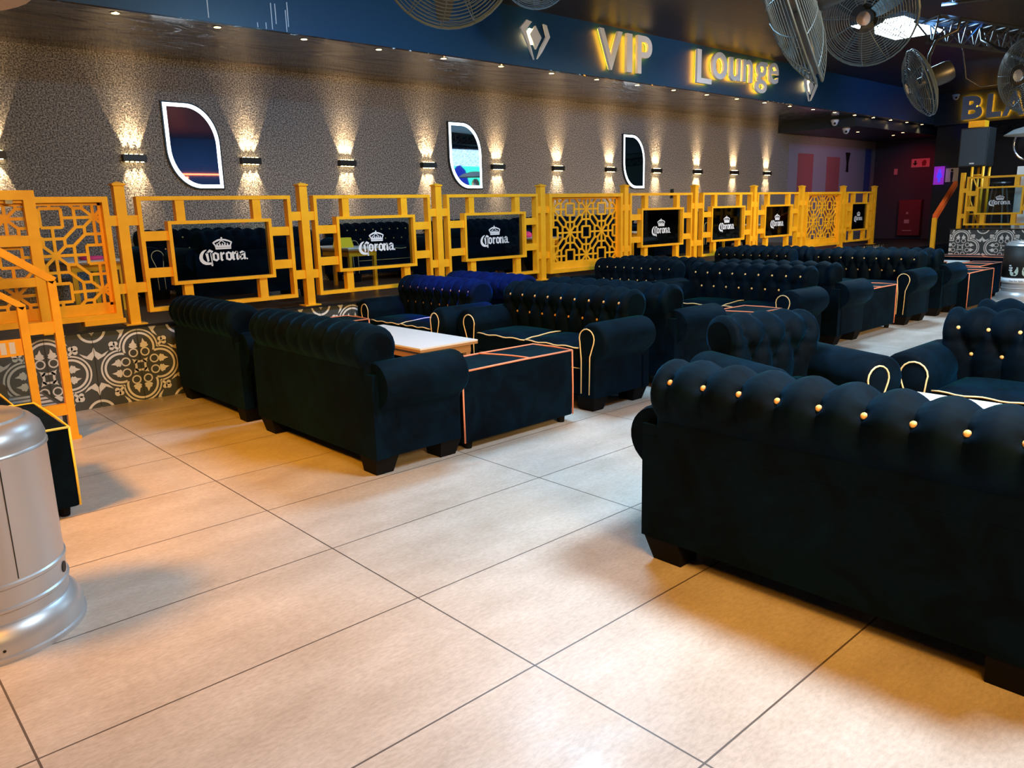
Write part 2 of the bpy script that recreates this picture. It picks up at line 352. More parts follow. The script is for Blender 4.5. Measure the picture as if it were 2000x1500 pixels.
# ------------------------------------------------------------------ sofas
LH = .69; LB = .635
def seg_d(px, pz, ax, az, bx, bz):
    vx, vz = bx-ax, bz-az; t = max(0, min(1, ((px-ax)*vx+(pz-az)*vz)/(vx*vx+vz*vz+1e-12))); return math.hypot(px-ax-vx*t, pz-az-vz*t)
def back_profile():
    P = [(.105, .36), (.095, .45), (.085, .53), (.08, .59)]
    for i in range(17):
        a = math.radians(205-i*(250/16)); P.append((.205+.135*math.cos(a), .675+.115*math.sin(a)))
    P += [(.285, .575), (.287, .54), (.289, .48)]
    out = []                                     # resample
    for a, b in zip(P, P[1:]):
        d = math.hypot(b[0]-a[0], b[1]-a[1]); k = max(1, round(d/.014))
        out += [(a[0]+(b[0]-a[0])*i/k, a[1]+(b[1]-a[1])*i/k) for i in range(k)]
    return out+[P[-1]]
def make_back(nb=9, du=.0115, amp=1.0):
    pr = back_profile(); s = [0]
    for a, b in zip(pr, pr[1:]): s.append(s[-1]+math.hypot(b[0]-a[0], b[1]-a[1]))
    def s_at(front, z):
        best = min((abs(p[1]-z)+(0 if (p[0] < .205) == front else 9), i) for i, p in enumerate(pr)); return s[best[1]]
    sA, sB, sC = s_at(True, .705), s_at(True, .555), s_at(False, .735)
    gap = 2*(LB-.075)/(nb-1); U = [-LB+.075+gap*i for i in range(nb)]
    A = [(u, sA) for u in U]; B = [((a+b)/2, sB) for a, b in zip(U, U[1:])]; Cc = [(u, sC) for u in U]
    segs = []
    for i, b in enumerate(B): segs += [(*A[i], *b), (*A[i+1], *b), (*b, b[0], 0.0)]
    for a, c in zip(A, Cc): segs += [(*a, *c), (*c, c[0], sC+.10)]
    n = int(2*LB/du)+1; us = [-LB+2*LB*i/(n-1) for i in range(n)]
    nrm = []
    for i in range(len(pr)):
        a, b = pr[max(0, i-1)], pr[min(len(pr)-1, i+1)]; dx, dz = b[0]-a[0], b[1]-a[1]; l = math.hypot(dx, dz); nrm.append((-dz/l, dx/l))
    vs = []
    for u in us:
        e = max(0, 1-(LB-abs(u))/.05); end = -.045*(1-math.sqrt(max(0, 1-e*e)))
        for i, (y, z) in enumerate(pr):
            d = min(seg_d(u, s[i], *g) for g in segs if abs(u-g[0]) < .16 or abs(u-g[2]) < .16)
            db = min(math.hypot(u-q[0], s[i]-q[1]) for q in A+B+Cc)
            h_ = .036*(1-math.exp(-(d/.040)**1.15))-.020-.014*math.exp(-(db/.020)**2)
            fade = min(1, (s[-1]-s[i])/.10)
            h_ = h_*amp*fade+end*fade
            vs.append((u, y+nrm[i][0]*h_, z+nrm[i][1]*h_))
    m_ = len(pr); fs = [(i*m_+j, (i+1)*m_+j, (i+1)*m_+j+1, i*m_+j+1) for i in range(n-1) for j in range(m_-1)]
    mb = MB(); mb.add(vs, fs)
    for base, flip in ((0, False), ((n-1)*m_, True)):
        idx = [base+j for j in range(m_)]; mb.f.append(tuple(idx if flip else idx[::-1])); mb.mi.append(0)
    # rear panel and lower body
    mb.box((-LH, .20, .095), (LH, .288, .50))
    if LB < LH: mb.box((-LH, .20, .50), (LH, .286, .545))
    def bp(q):
        i = min(range(len(s)), key=lambda k: abs(s[k]-q[1])); off = -.030*amp
        return (q[0], pr[i][0]+nrm[i][0]*off, pr[i][1]+nrm[i][1]*off), (nrm[i][0], nrm[i][1])
    return mb, [bp(q) for q in A], [bp(q) for q in B], [bp(q) for q in Cc]
def arm_profile(sg, inset=0.0):
    a0, cx, cz, r = LH-.155, LH-.03, .486, .123
    P = [(a0+inset, .30)]
    P.append((a0+inset, .38))
    for i in range(19):
        a = math.radians(195-i*(245/18)); P.append((cx+(r-inset)*math.cos(a), cz+(r-inset)*math.sin(a)))
    P += [(LH-inset+.012, .362), (LH-inset, .335), (LH-inset, .10)]
    P.append((a0+inset, .10)); return [(sg*x, z) for x, z in P]
def make_arm(sg):
    mb = MB(); ys = [(-.300, .022), (-.312, .008), (-.300+.03, 0)]
    rings = []
    for y, ins in ((-.318, .030), (-.316, .018), (-.306, .006), (-.288, 0), (.22, 0), (.25, .008)):
        rings.append([(x, y, z) for x, z in arm_profile(sg, ins)])
    n = len(rings[0]); vs = [v for r in rings for v in r]; fs = []
    for i in range(len(rings)-1):
        for j in range(n):
            q = (i*n+j, i*n+(j+1) % n, (i+1)*n+(j+1) % n, (i+1)*n+j); fs.append(q if sg < 0 else q[::-1])
    fs.append(tuple(range(n)) if sg > 0 else tuple(range(n-1, -1, -1))); e = [(len(rings)-1)*n+j for j in range(n)]; fs.append(tuple(e[::-1]) if sg > 0 else tuple(e))
    mb.add(vs, fs); return mb
BTN = None
def button_mesh():
    global BTN
    if BTN is None:
        o = MB().lathe([(0, .006), (.006, .0055), (.0105, .003), (.0115, 0), (.0115, -.004)][::-1], 12).build('button', M['button'], smooth=True); BTN = o.data; bpy.data.objects.remove(o)
    return BTN
def put_button(root, pt, nr, scale=1.0):
    o = bpy.data.objects.new('button', button_mesh()); COL.objects.link(o); o.parent = root
    o.location = Vector(pt)+Vector((0, nr[0], nr[1]))*.004
    o.rotation_euler = Vector((0, nr[0], nr[1])).to_track_quat('Z', 'Y').to_euler(); o.scale = (scale,)*3
def make_sofa(label, loc, rz, group, rear=False, front=True, pipe='pipe', amp=1.0, bs=1.0, nb=9, nm='sofa'):
    t = thing(nm, label, nm, loc, rz, group)
    mb, A, B, Cc = make_back(amp=amp, nb=nb); mb.build('backrest', M['velvet'], t, 'auto')
    a0 = LH-.155
    bs_ = MB().box((-a0-.02, -.285, .10), (a0+.02, .21, .30)); bs_.build('base', M['velvet'], t, bevel=.012)
    for sg in (-1, 1):
        ar = make_arm(sg).build('arm', M['velvet'], t, 'auto')
        P = [(LH-.128, .12), (LH-.125, .36)]+[(LH-.075+.066*math.cos(math.radians(200-22*k)), .50+.066*math.sin(math.radians(200-22*k))) for k in range(11)]+[(LH-.048, .38), (LH-.055, .12)]
        pts = [(sg*x, -.319, z) for x, z in P]
        pt = MB().tube(pts, .0045, 5).build('piping', M[pipe], ar, True); pt['label'] = 'cream piping around the arm front'
    for sg in (-1, 1):                           # two cushions with domed tops
        nx, ny = 14, 10; x0, x1 = (0.002, a0-.004) if sg > 0 else (-a0+.004, -.002); vs = []; fs = []
        def cz(i, j):
            u, v = i/nx, j/ny; return .425+.035*(max(0, 1-abs(2*u-1)**4))**.6*(max(0, 1-abs(2*v-1)**5))**.5
        for i in range(nx+1):
            for j in range(ny+1):
                fr_ = -.302+.014*(1-abs(2*i/nx-1)**4)*-.6; vs.append((x0+(x1-x0)*i/nx, fr_+( .13-fr_)*j/ny, cz(i, j)))
        k = ny+1; fs = [(i*k+j, (i+1)*k+j, (i+1)*k+j+1, i*k+j+1) for i in range(nx) for j in range(ny)]
        lo = len(vs); per = [i*k for i in range(nx+1)]+[nx*k+j for j in range(1, ny+1)]+[i*k+ny for i in range(nx-1, -1, -1)]+[j for j in range(ny-1, 0, -1)]
        for q in per: vs.append((vs[q][0], vs[q][1], .30))
        for a in range(len(per)):
            b = (a+1) % len(per); fs.append((per[b], per[a], lo+a, lo+b))
        cu_ = MB().add(vs, fs).build('seat_cushion', M['velvet'], t, 'auto')
        pts = [(x0+(x1-x0)*i/nx, -.304-.0084*(1-abs(2*i/nx-1)**4), .430+.004*math.sin(i*1.3)) for i in range(nx+1)]
        if sg > 0: pts = [(.004-.03*math.sin(PI*.5*(1-j/6))**2*0, .10-.40*j/6, .447+.006*math.sin(j)) for j in range(6)]+pts
        MB().tube(pts, .005, 5).build('piping', M[pipe], cu_, True)
    pl = MB().tube([(-a0, -.288, .285), (0, -.289, .283), (a0, -.288, .285)], .004, 5).build('piping', M[pipe], t, True)
    for sx in (-1, 1):
        for sy, y0 in ((-1, -.31), (1, .135)):
            xo, xi = sx*(LH-.01), sx*(LH-.17)
            vs = [(xo, y0, .10), (xi, y0, .10), (xi, y0+.15, .10), (xo, y0+.15, .10),
                  (xo-sx*.035, y0+.02, 0), (xi, y0+.02, 0), (xi, y0+.13, 0), (xo-sx*.035, y0+.13, 0)]
            MB().add(vs, [(0, 1, 2, 3), (7, 6, 5, 4), (0, 4, 5, 1), (1, 5, 6, 2), (2, 6, 7, 3), (3, 7, 4, 0)]).build('leg', M['leg'], t)
    if front:
        for q, nr in A+B: put_button(t, q, nr, bs)
    if rear:
        for q, nr in Cc: put_button(t, q, nr, bs)
    return t
PX, NX = PI/2, -PI/2       # facing +X / facing -X
GS = 'black velvet button-tufted sofas on the main floor'
front_s = make_sofa('teal-lit tufted sofa with cream piping facing the front white coffee table', (4.12, 4.06, 0), NX, GS, bs=.9)
rear_s = make_sofa('large black sofa in the right foreground from behind, orange buttons along its roll', (2.56, 1.09, 0), PX, GS, rear=True, front=True, bs=1.0)
plain_s = make_sofa('black velvet sofa seen from behind beside the front ottoman with salmon piping', (2.345, 4.02, 0), PX, GS, rear=False, front=True, amp=.55)
for q in (front_s, rear_s, plain_s): q.scale = (1, .95, 1)
SOF = [ # (proto, x, y, rz, scale x, label)
 (plain_s, 2.345, 5.50, PX, .84, 'black velvet sofa seen from behind, standing against the tiled riser at left'),
 (front_s, 4.02, 5.50, NX, .84, 'blue-lit velvet sofa with white buttons standing beside the stage riser'),
 (front_s, 4.95, 4.05, PX, 1, 'black velvet sofa back to back with the teal-lit sofa beside the front ottoman'),
 (front_s, 4.95, 5.50, PX, .84, 'bright blue sofa back roll just behind the blue-lit sofa at the stage'),
 (front_s, 6.62, 4.02, NX, 1, 'black tufted sofa with two rows of white buttons in mid room'),
 (front_s, 6.75, 5.49, NX, .87, 'brownish black tufted sofa at the riser behind the blue-lit pair'),
 (front_s, 7.50, 4.02, PX, 1, 'black velvet sofa back to back with the mid room sofa'),
 (front_s, 7.55, 5.49, PX, .87, 'sofa hidden but for its roll, back to back with the brownish sofa'),
 (front_s, 9.22, 4.02, NX, 1, 'teal-lit tufted sofa farthest right in the row, behind the second ottoman'),
 (front_s, 9.22, 5.50, NX, .87, 'brown-lit tufted sofa farthest back beside the stage riser'),
 (front_s, 10.12, 4.02, PX, 1, 'dark sofa back to back with the farthest teal-lit sofa'),
 (front_s, 10.10, 5.50, PX, .87, 'dark blue sofa end peeping out behind the farthest brown-lit sofa'),
 (front_s, 4.31, .83, NX, 1, 'black tufted sofa at the right edge facing the foreground sofa'),
 (front_s, 5.16, .83, PX, 1, 'sofa behind the right edge sofa, only its top roll showing'),
]
for pr_, x, y, rz, sx, lb in SOF: dup(pr_, (x, y, 0), rz, lb, GS, (sx, .95, 1))
LH, LB = .355, .275
make_sofa('black velvet armchair seen side-on between the foreground sofa and the aisle', (3.66, 1.93, 0), -.38, 'single armchair', front=False, nb=4, nm='armchair')
LH, LB = .69, .635

# ottomans
def make_ottoman(label, loc, rz, lx, ly, hz, group, pipe='pipe2', seam=True):
    t = thing('ottoman', label, 'ottoman', loc, rz, group); x, y = lx/2, ly/2
    MB().box((-x, -y, .045), (x, y, hz)).build('body', M['velvet'], t, bevel=.014)
    e = .001
    for z in (hz-.002,):
        pts = [(-x, -y), (0, -y-.003), (x, -y), (x+.002, 0), (x, y), (0, y), (-x, y), (-x-.002, 0)]
        MB().tube([(a, b, z+(.004 if i % 2 else 0)) for i, (a, b) in enumerate(pts)], .006, 6, True).build('piping', M[pipe], t, True)
    for sx in (-1, 1):
        for sy in (-1, 1):
            MB().tube([(sx*x, sy*y, hz), (sx*(x+.002), sy*(y+.001), hz/2), (sx*x, sy*y, .05)], .0055, 6).build('piping', M[pipe], t, True)
    if seam:
        MB().tube([(.02-.10*(i/8)**2+.05, -y+ly*i/8, hz+.003) for i in range(9)], .005, 6).build('piping', M[pipe], t, True)
    for sx in (-1, 1):
        for sy in (-1, 1):
            MB().lathe([(.022, 0), (.028, .05)], 10, (sx*(x-.06), sy*(y-.05), 0)).build('foot', M['leg'], t)
    return t
GO = 'black velvet ottomans with salmon piping'
ot = make_ottoman('black velvet ottoman with salmon piping between the left sofa and the teal-lit sofa', (3.13, 3.535, 0), 0, .90, .36, .47, GO)
for x, y, lb in ((3.14, 5.93, 'small dark ottoman top beside the riser at the far end of the white coffee table'),
                 (5.75, 3.53, 'velvet ottoman in the gap before the middle sofa, mostly hidden behind the armchair'),
                 (8.28, 3.58, 'velvet ottoman with salmon piping in front of the farthest teal-lit sofa'),
                 (10.92, 3.42, 'velvet ottoman just behind the arm of the farthest dark sofa, nearest of the distant ones'),
                 (12.08, 3.66, 'velvet ottoman beside the distant patio heater, left of its black drum'),
                 (11.85, 4.30, 'long blue-lit bench ottoman below the white table at the far right stage')):
    dup(ot, (x, y, 0), 0, lb, GO)
for x, y, lb in ((13.72, 4.0, 'distant low bench ottoman in front of the far tiled platform, lit blue along its top'),):
    dup(ot, (x, y, 0), PI/2, lb, GO, (1.9, 1.25, 1))
make_ottoman('black velvet bench with yellow piping at the left edge behind the silver heater', (.30, 4.27, 0), 0, 1.04, .68, .43, 'yellow piped benches', 'pipey', False)
make_ottoman('farther black bench with yellow piping next to the tiled steps at left', (.20, 4.98, 0), 0, 1.06, .70, .43, 'yellow piped benches', 'pipey', False)

# tables
def make_table(label, loc, rz, lx, ly, h, group, leg='gold', topt=.03):
    t = thing('coffee_table', label, 'table', loc, rz, group); x, y = lx/2, ly/2
    MB().box((-x, -y, h-.012), (x, y, h)).build('tabletop', M['white'], t)
    MB().box((-x, -y, h-topt), (x, y, h-.0125)).build('edge', M['ply'], t)
    fr = MB()
    for s in (-1, 1):
        fr.box((-x+.04, s*(y-.05)-.015, h-topt-.06), (x-.04, s*(y-.05)+.015, h-topt)); fr.box((s*(x-.05)-.015, -y+.04, h-topt-.0601), (s*(x-.05)+.015, y-.04, h-topt-.0001))
    fr.build('apron', M[leg], t)
    for sx in (-1, 1):
        for sy in (-1, 1):
            MB().box((sx*(x-.06)-.02, sy*(y-.06)-.02, 0), (sx*(x-.06)+.02, sy*(y-.06)+.02, h-topt-.0602)).build('leg', M[leg], t)
    return t
GT = 'white topped coffee tables'
ct = make_table('long white coffee table between the left sofas and the teal-lit sofa', (3.37, 4.97, 0), 0, .52, 1.24, .43, GT, 'ply')
for x, y, rz, lb in ((5.75, 4.72, 0, 'white coffee table peeping out between the middle sofas'),
                 (3.70, .80, 0, 'white coffee table behind the right foreground sofa'),
                 (8.3, 4.72, 0, 'white coffee table hidden before the farthest teal-lit sofa'),
                 (12.95, 4.72, 0, 'white coffee table beyond the farthest sofa before the tiled platform')):
    dup(ct, (x, y, 0), rz, lb, GT)

# stage furniture
GSS = 'black tufted sofas on the stage'
STG = [(3.28, 7.38, PI, 'black sofa on the stage with its back to the first glass panel'),
 (6.05, 7.38, PI, 'black sofa on the stage with its back to the third glass panel'),
 (7.88, 7.38, PI, 'black sofa on the stage with its back to the middle lattice screen'),
 (9.95, 7.38, PI, 'black sofa on the stage behind the fifth glass panel'),
 (.55, 7.75, PX, 'black sofa on the stage behind the left lattice screen'),
 (3.22, 8.40, 0, 'tufted sofa against the wall left of the first glass panel with white buttons'),
 (5.45, 8.40, 0, 'tufted sofa against the wall seen through the second glass panel'),
 (6.95, 8.40, 0, 'tufted sofa against the wall behind the third glass panel'),
 (8.50, 8.40, 0, 'tufted sofa against the wall behind the middle lattice screen'),
 (10.05, 8.40, 0, 'tufted sofa against the wall seen through the fourth glass panel'),
 (11.60, 8.40, 0, 'tufted sofa against the wall behind the fifth glass panel'),
 (13.15, 8.40, 0, 'tufted sofa against the wall behind the sixth glass panel')]
for x, y, rz, lb in STG: dup(front_s, (x, y, SZ), rz, lb, GSS, (.88, 1, .86))
GTT = 'white tables with gold legs on the stage'
st = make_table('white table with gold legs seen through the left lattice screen', (1.98, 7.95, SZ), 0, .50, .95, .45, GTT)
for x, y, rz, lb in ((4.42, 7.55, 0, 'white stage table carrying the yellow tent card behind the second glass panel'),
                 (6.98, 7.35, 0, 'white stage table with a pink object right of the third glass panel'),
                 (8.84, 7.4, 0, 'white stage table behind the fourth glass panel'),
                 (12.3, 7.5, 0, 'white stage table behind the sixth glass panel')):
    dup(st, (x, y, SZ), rz, lb, GTT, (.78, 1, 1))
mb = MB(); mb.prism([(-.10, 0), (.10, 0), (.07, .10), (-.07, .10)], -.05, .05)
o_ = mb.build('tent_card', M['yellow']); o_.location = (4.32, 7.33, SZ+.45); tag(o_, 'bright yellow folded card standing on the stage table', 'card')
o_ = MB().lathe([(.05, 0), (.07, .02), (.06, .05), (.03, .07), (0, .075)], 12).build('pink_ashtray', M['pinkthing'], smooth=True); o_.location = (6.92, 7.25, SZ+.45); tag(o_, 'small pink object on the stage table beside the third glass panel', 'ornament')
o_ = MB().lathe([(.09, 0), (.11, .015), (.09, .03), (0, .032)], 12).build('pink_tray', M['pinkthing'], smooth=True); o_.location = (2.0, 7.75, SZ+.45); tag(o_, 'small pink tray on the white table behind the left lattice', 'tray')

# ------------------------------------------------------------------ fence
LY = RY+.06           # fence line
def logo(mb, cx, cz, s, y, f=None):
    """blackletter wordmark under a crown, unit = source drawing units * s"""
    def T(P): return [(cx+(x-615)*s, cz-(z-560)*s) for x, z in P]
    def poly(P): mb.flat(T(P), y, f)
    def strip(A, B):
        for i in range(len(A)-1): poly([A[i], A[i+1], B[i+1], B[i]])
    strip([(255, 512), (200, 522), (150, 555), (110, 610), (92, 680), (108, 745), (155, 800), (220, 828), (300, 830), (362, 822)],
          [(262, 518), (225, 548), (195, 585), (175, 630), (168, 680), (185, 722), (218, 755), (262, 775), (310, 782), (362, 776)])
    poly([(230, 590), (288, 560), (302, 748), (262, 772)]); strip([(235, 590), (325, 508), (405, 548)], [(285, 592), (330, 560), (372, 590)])
    poly([(332, 585), (350, 585), (376, 832), (354, 836)]); poly([(340+22*math.cos(a*PI/4)+14, 842+20*math.sin(a*PI/4)) for a in range(8)])
    def o(x):
        O = [(x, 605), (x+62, 568), (x+142, 605), (x+142, 725), (x+80, 768), (x, 735)]; I = [(x+48, 622), (x+66, 610), (x+94, 628), (x+94, 708), (x+76, 722), (x+48, 708)]
        for i in range(6): poly([O[i], O[(i+1) % 6], I[(i+1) % 6], I[i]])
    o(378); o(665)
    poly([(545, 590), (568, 572), (592, 590), (592, 725), (612, 745), (572, 768), (545, 740)]); strip([(590, 610), (622, 572), (648, 600)], [(592, 640), (618, 625), (628, 632)])
    for x in (805, 893): poly([(x, 590), (x+24, 570), (x+48, 590), (x+48, 725), (x+66, 742), (x+28, 768), (x, 740)])
    strip([(850, 605), (895, 568), (941, 592)], [(850, 640), (893, 622), (900, 632)])
    poly([(1055, 600), (1103, 600), (1103, 715), (1120, 735), (1080, 765), (1055, 740)]); strip([(975, 600), (1035, 566), (1103, 600)], [(990, 632), (1035, 606), (1070, 632)])
    poly([(960, 660), (1008, 645), (1008, 735), (975, 745), (960, 725)]); strip([(965, 665), (1060, 625)], [(980, 690), (1060, 655)]); strip([(965, 730), (1010, 766), (1060, 735)], [(1000, 715), (1020, 728), (1060, 705)])
    poly([(1135+18*math.cos(a*PI/4), 745+18*math.sin(a*PI/4)) for a in range(8)])
    # crown
    poly([(455, 485), (803, 485), (797, 518), (462, 518)]); poly([(445, 440), (805, 440), (802, 478), (455, 478)])
    strip([(400, 378), (430, 352), (520, 308), (600, 296), (690, 308), (780, 340), (834, 372)], [(430, 388), (470, 368), (540, 342), (600, 334), (670, 342), (750, 362), (806, 388)])
    strip([(400, 378), (452, 450)], [(440, 384), (486, 440)]); strip([(834, 372), (800, 450)], [(798, 382), (768, 440)])
    for x in (500, 560, 615, 668, 728): poly([(x-22, 442), (x-9, 398), (x, 385), (x+9, 398), (x+22, 442)])
    for a, b in ((600, 520), (600, 690)): strip([(a-14, 335), (b-12, 400)], [(a+14, 335), (b+14, 400)])
    poly([(606, 258), (630, 282), (606, 306), (582, 282)])
def frame_bars(mb, x0, x1, z0, z1, wd, y0, y1):
    mb.box((x0, y0, z0), (x1, y1, z0+wd)); mb.box((x0, y0, z1-wd), (x1, y1, z1)); mb.box((x0, y0+.0002, z0+wd), (x0+wd, y1-.0002, z1-wd)); mb.box((x1-wd, y0+.0002, z0+wd), (x1, y1-.0002, z1-wd))
def glass_panel(label, x0, x1, z0=.66, z1=1.52, yc=LY, mtx=None, group='gold framed glass fence panels'):
    w_ = x1-x0; t = thing('fence_section', label, 'fence panel', (x0, yc, z0), 0, group); h = z1-z0
    fr = MB(); frame_bars(fr, 0, w_, 0, h, .030, -.035, .035)
    ix0, ix1, iz0, iz1 = w_*.165, w_*.845, h*.22, h*.785
    frame_bars(fr, ix0, ix1, iz0, iz1, .026, -.045, .03)
    for c in (ix0+.11, ix1-.11): fr.box((c-.034, -.03, iz1), (c+.034, .03, h-.03)); fr.box((c-.034, -.03, .03), (c+.034, .03, iz0))
    for z in (h*.66, h*.34): fr.box((.03, -.03, z-.036), (ix0, .03, z+.036)); fr.box((ix1, -.03, z-.036), (w_-.03, .03, z+.036))
    fr.build('frame', M['gold'], t)
    g = MB().box((ix0+.026, -.006, iz0+.026), (ix1-.026, .0, iz1-.026)).build('glass_pane', M['glass'], t)
    lg = MB(); logo(lg, (ix0+ix1)/2, (iz0+iz1)/2-.005, .40/1060*min(1, (w_/1.235)), -.0085); lo = lg.build('printed_logo', M['ink'], g); lo['label'] = 'white Corona wordmark with crown on the glass'
    if mtx: t.rotation_euler = (0, 0, mtx[0]); t.location = mtx[1]
    return t
def lattice_panel(label, x0, x1, z0=.64, z1=1.52, star=(0, 0), a=.274):
    w_, h = x1-x0, z1-z0; t = thing('lattice_screen', label, 'fence panel', (x0, LY, z0), 0, 'gold lattice fence screens')
    fr = MB(); frame_bars(fr, 0, w_, 0, h, .040, -.05, .05); fr.build('frame', M['gold'], t)
    mb = MB(); az = .262; X0, X1, Z0, Z1 = .04, w_-.04, .10, h-.04; y0, y1 = .010, .026; wd = .021
    mb.box((X0, y0, .03), (X1, y1, Z0+.02)); mb.box((X0, y0, Z1-.02), (X1, y1, Z1)); mb.box((X0, y0, Z0), (X0+.02, y1, Z1)); mb.box((X1-.02, y0, Z0), (X1, y1, Z1))
    def seg(p, q):
        (x_0, z_0), (x_1, z_1) = p, q; t0, t1 = 0, 1; dx, dz = x_1-x_0, z_1-z_0
        for d, lo, hi in ((dx, X0-x_0, X1-x_0), (dz, Z0-z_0, Z1-z_0)):
            if abs(d) < 1e-9:
                if lo > 0 or hi < 0: return
            else:
                u0, u1 = lo/d, hi/d
                if u0 > u1: u0, u1 = u1, u0
                t0, t1 = max(t0, u0), min(t1, u1)
        if t1-t0 < 1e-3: return
        mb.bar((x_0+dx*t0, (y0+y1)/2, z_0+dz*t0), (x_0+dx*t1, (y0+y1)/2, z_0+dz*t1), wd, y1-y0-random.random()*.004)
    cx, cz = star[0]-x0, star[1]-z0
    for i in range(-6, 7):
        for j in range(-4, 5):
            x, z = cx+i*a, cz+j*az
            S = lambda u, v: (x+u*a, z+v*az)
            if (i+j) % 2 == 0:
                for dx, dz in ((1, 0), (-1, 0), (0, 1), (0, -1)): seg((x, z), S(dx*.75, dz*.75))
                for sx in (-1, 1):
                    for sz in (-1, 1):
                        seg((x, z), S(sx*.25, sz*.25)); seg(S(sx*.25, sz*.25), S(sx*.25, sz*.45)); seg(S(sx*.25, sz*.25), S(sx*.45, sz*.25))
                        if sx > 0: seg(S(sx*.25, sz*.45), S(sx*.55, sz*.75)); seg(S(sx*.45, sz*.25), S(sx*.75, sz*.55))
                for s in (-1, 1): seg(S(-.25, s*.45), S(.25, s*.45)); seg(S(s*.45, -.25), S(s*.45, .25))
            else:
                q = .25
                seg(S(-q, -q), S(q, -q)); seg(S(-q, q), S(q, q)); seg(S(-q, -q), S(-q, q)); seg(S(q, -q), S(q, q))
    mb.build('lattice', M['gold'], t); return t
POSTX = [1.855, 3.325, 4.77, 6.205, 7.645, 9.12, 10.62, 12.06, 13.50, 14.75]
def make_post(label, x, links=(.12, .12)):
    t = thing('fence_post', label, 'fence post', (x, LY, SZ+.014), 0, 'square gold fence posts along the stage')
    MB().box((-.036, -.036, 0), (.036, .036, 1.02)).build('post', M['gold'], t)
    MB().add([(-.046, -.046, 1.02), (.046, -.046, 1.02), (.046, .046, 1.02), (-.046, .046, 1.02), (-.046, -.046, 1.032), (.046, -.046, 1.032), (.046, .046, 1.032), (-.046, .046, 1.032), (0, 0, 1.05)],
             [(3, 2, 1, 0), (0, 1, 5, 4), (1, 2, 6, 5), (2, 3, 7, 6), (3, 0, 4, 7), (4, 5, 8), (5, 6, 8), (6, 7, 8), (7, 4, 8)]).build('cap', M['gold'], t)
    MB().box((-.075, -.06, 0), (.075, .06, .008)).build('base_plate', M['gold'], t)
    for z in (1.348-.579, .852-.579):
        if links[0]: MB().box((-links[0], -.028, z-.037), (-.036, .028, z+.037)).build('link_bar', M['gold'], t)
        if links[1]: MB().box((.036, -.028, z-.037), (links[1], .028, z+.037)).build('link_bar', M['gold'], t)
    return t
PN = [('l', 1.10, 1.765, 'gold lattice screen at the left end behind the stair railing'), ('g', 1.965, 3.20, 'first Corona glass panel from the left, widest in view'), ('g', 3.415, 4.665, 'second Corona glass panel with the yellow card behind it'),
      ('g', 4.872, 6.13, 'third Corona glass panel just left of the middle lattice screen'), ('l', 6.295, 7.56, 'gold lattice screen in the middle of the fence'), ('g', 7.72, 9.03, 'fourth Corona glass panel, right of the middle lattice screen'),
      ('g', 9.275, 10.535, 'fifth Corona glass panel, above the brownish sofa'), ('g', 10.69, 11.93, 'sixth Corona glass panel, just left of the far lattice screen'), ('l', 12.165, 13.38, 'small distant gold lattice screen near the end of the fence'),
      ('g', 13.62, 14.66, 'last narrow Corona glass panel at the far end of the stage fence')]
for k, (ty, a, b, lb) in enumerate(PN):
    if ty == 'g': glass_panel(lb, a, b)
    else: lattice_panel(lb, *((.40, b) if k == 0 else (a, b)), star={0: (1.396, 1.115), 4: (6.965, 1.346), 8: (12.80, 1.30)}[k])
for i, x in enumerate(POSTX):
    l = x-PN[i][2]; r_ = (PN[i+1][1]-x) if i < 9 else 0
    make_post(f'{ORD[i]} tall gold post from the left along the stage fence', x, (l, r_))
o_ = MB().box((1.50, LY-.06, SZ+.040), (1.78, LY+.05, SZ+.0745)).build('screen_foot', M['gold']); tag(o_, 'gold foot beam lying under the left lattice screen', 'beam')
# gate frame at the top of the stairs
t = thing('gate_frame', 'tall heavy gold gate frame at the far left in front of the lattice screen', 'gate', (0, 0, 0))
g = MB(); yg = LY-.075; hw = .022
g.box((-.6, yg-hw, 1.50), (1.295, yg+hw, 1.563)); g.box((1.225, yg-hw, SZ+.0145), (1.295, yg+hw, 1.50)); g.box((-.6, yg-hw+.002, 1.195), (1.225, yg+hw-.002, 1.265)); g.box((-.6, yg-hw+.002, .92), (1.225, yg+hw-.002, .98)); g.build('frame', M['gold'], t)
MB().box((1.12, yg-hw-.01, 1.475), (1.16, yg-hw+.01, 1.499)).build('hinge', M['chrome'], t)

# stairs and railing at left
st_ = thing('staircase', 'tiled steps climbing to the stage behind the stair railing', 'stairs', (0, 0, 0))
for i in range(3):
    mb = MB(); x1 = 1.17-.32*i; z1 = .185*(i+1)-.001
    mb.box((x1-.32 if i < 2 else -1.2, 5.50, 0), (x1, 6.19, z1), 0)
    for k in range(5): mb.box((x1-.28, 5.53+.13*k, z1), (x1-.03, 5.60+.13*k, z1+.0015), 1)
    for k in range(3): mb.box((x1, 5.55+.2*k, .03+max(0, z1-.185)), (x1+.0015, 5.66+.2*k, z1-.02), 1)
    for k in range(2): mb.box((x1-.27+.14*k, 5.4985, .03+max(0, z1-.185)), (x1-.19+.14*k, 5.50, z1-.03), 1)
    mb.build('step', [M['tile_dark'], M['tile_white']], st_)
    MB().tube([(x1, 5.499, z1), (x1, 6.19, z1)], .008, 4).build('step_edge', M['blacktrim'], st_)
t = thing('stair_railing', 'sloping gold ladder-style handrail descending at the left edge', 'railing', (0, 0, 0)); r = MB(); YR = 5.42
def gb(a, b, wd=.045, dp=.045): return r.bar(a, b, wd, dp)
gb((1.155, YR, 0), (1.155, YR, 1.00)); gb((.975, YR, .0), (.975, YR, .86)); gb((1.17, YR, 1.0), (.55, YR, 1.45)); gb((.99, YR, .855), (.5, YR, 1.22), .035)
for z in (.20, .72): gb((.975, YR, z), (1.155, YR, z), .07, .04)
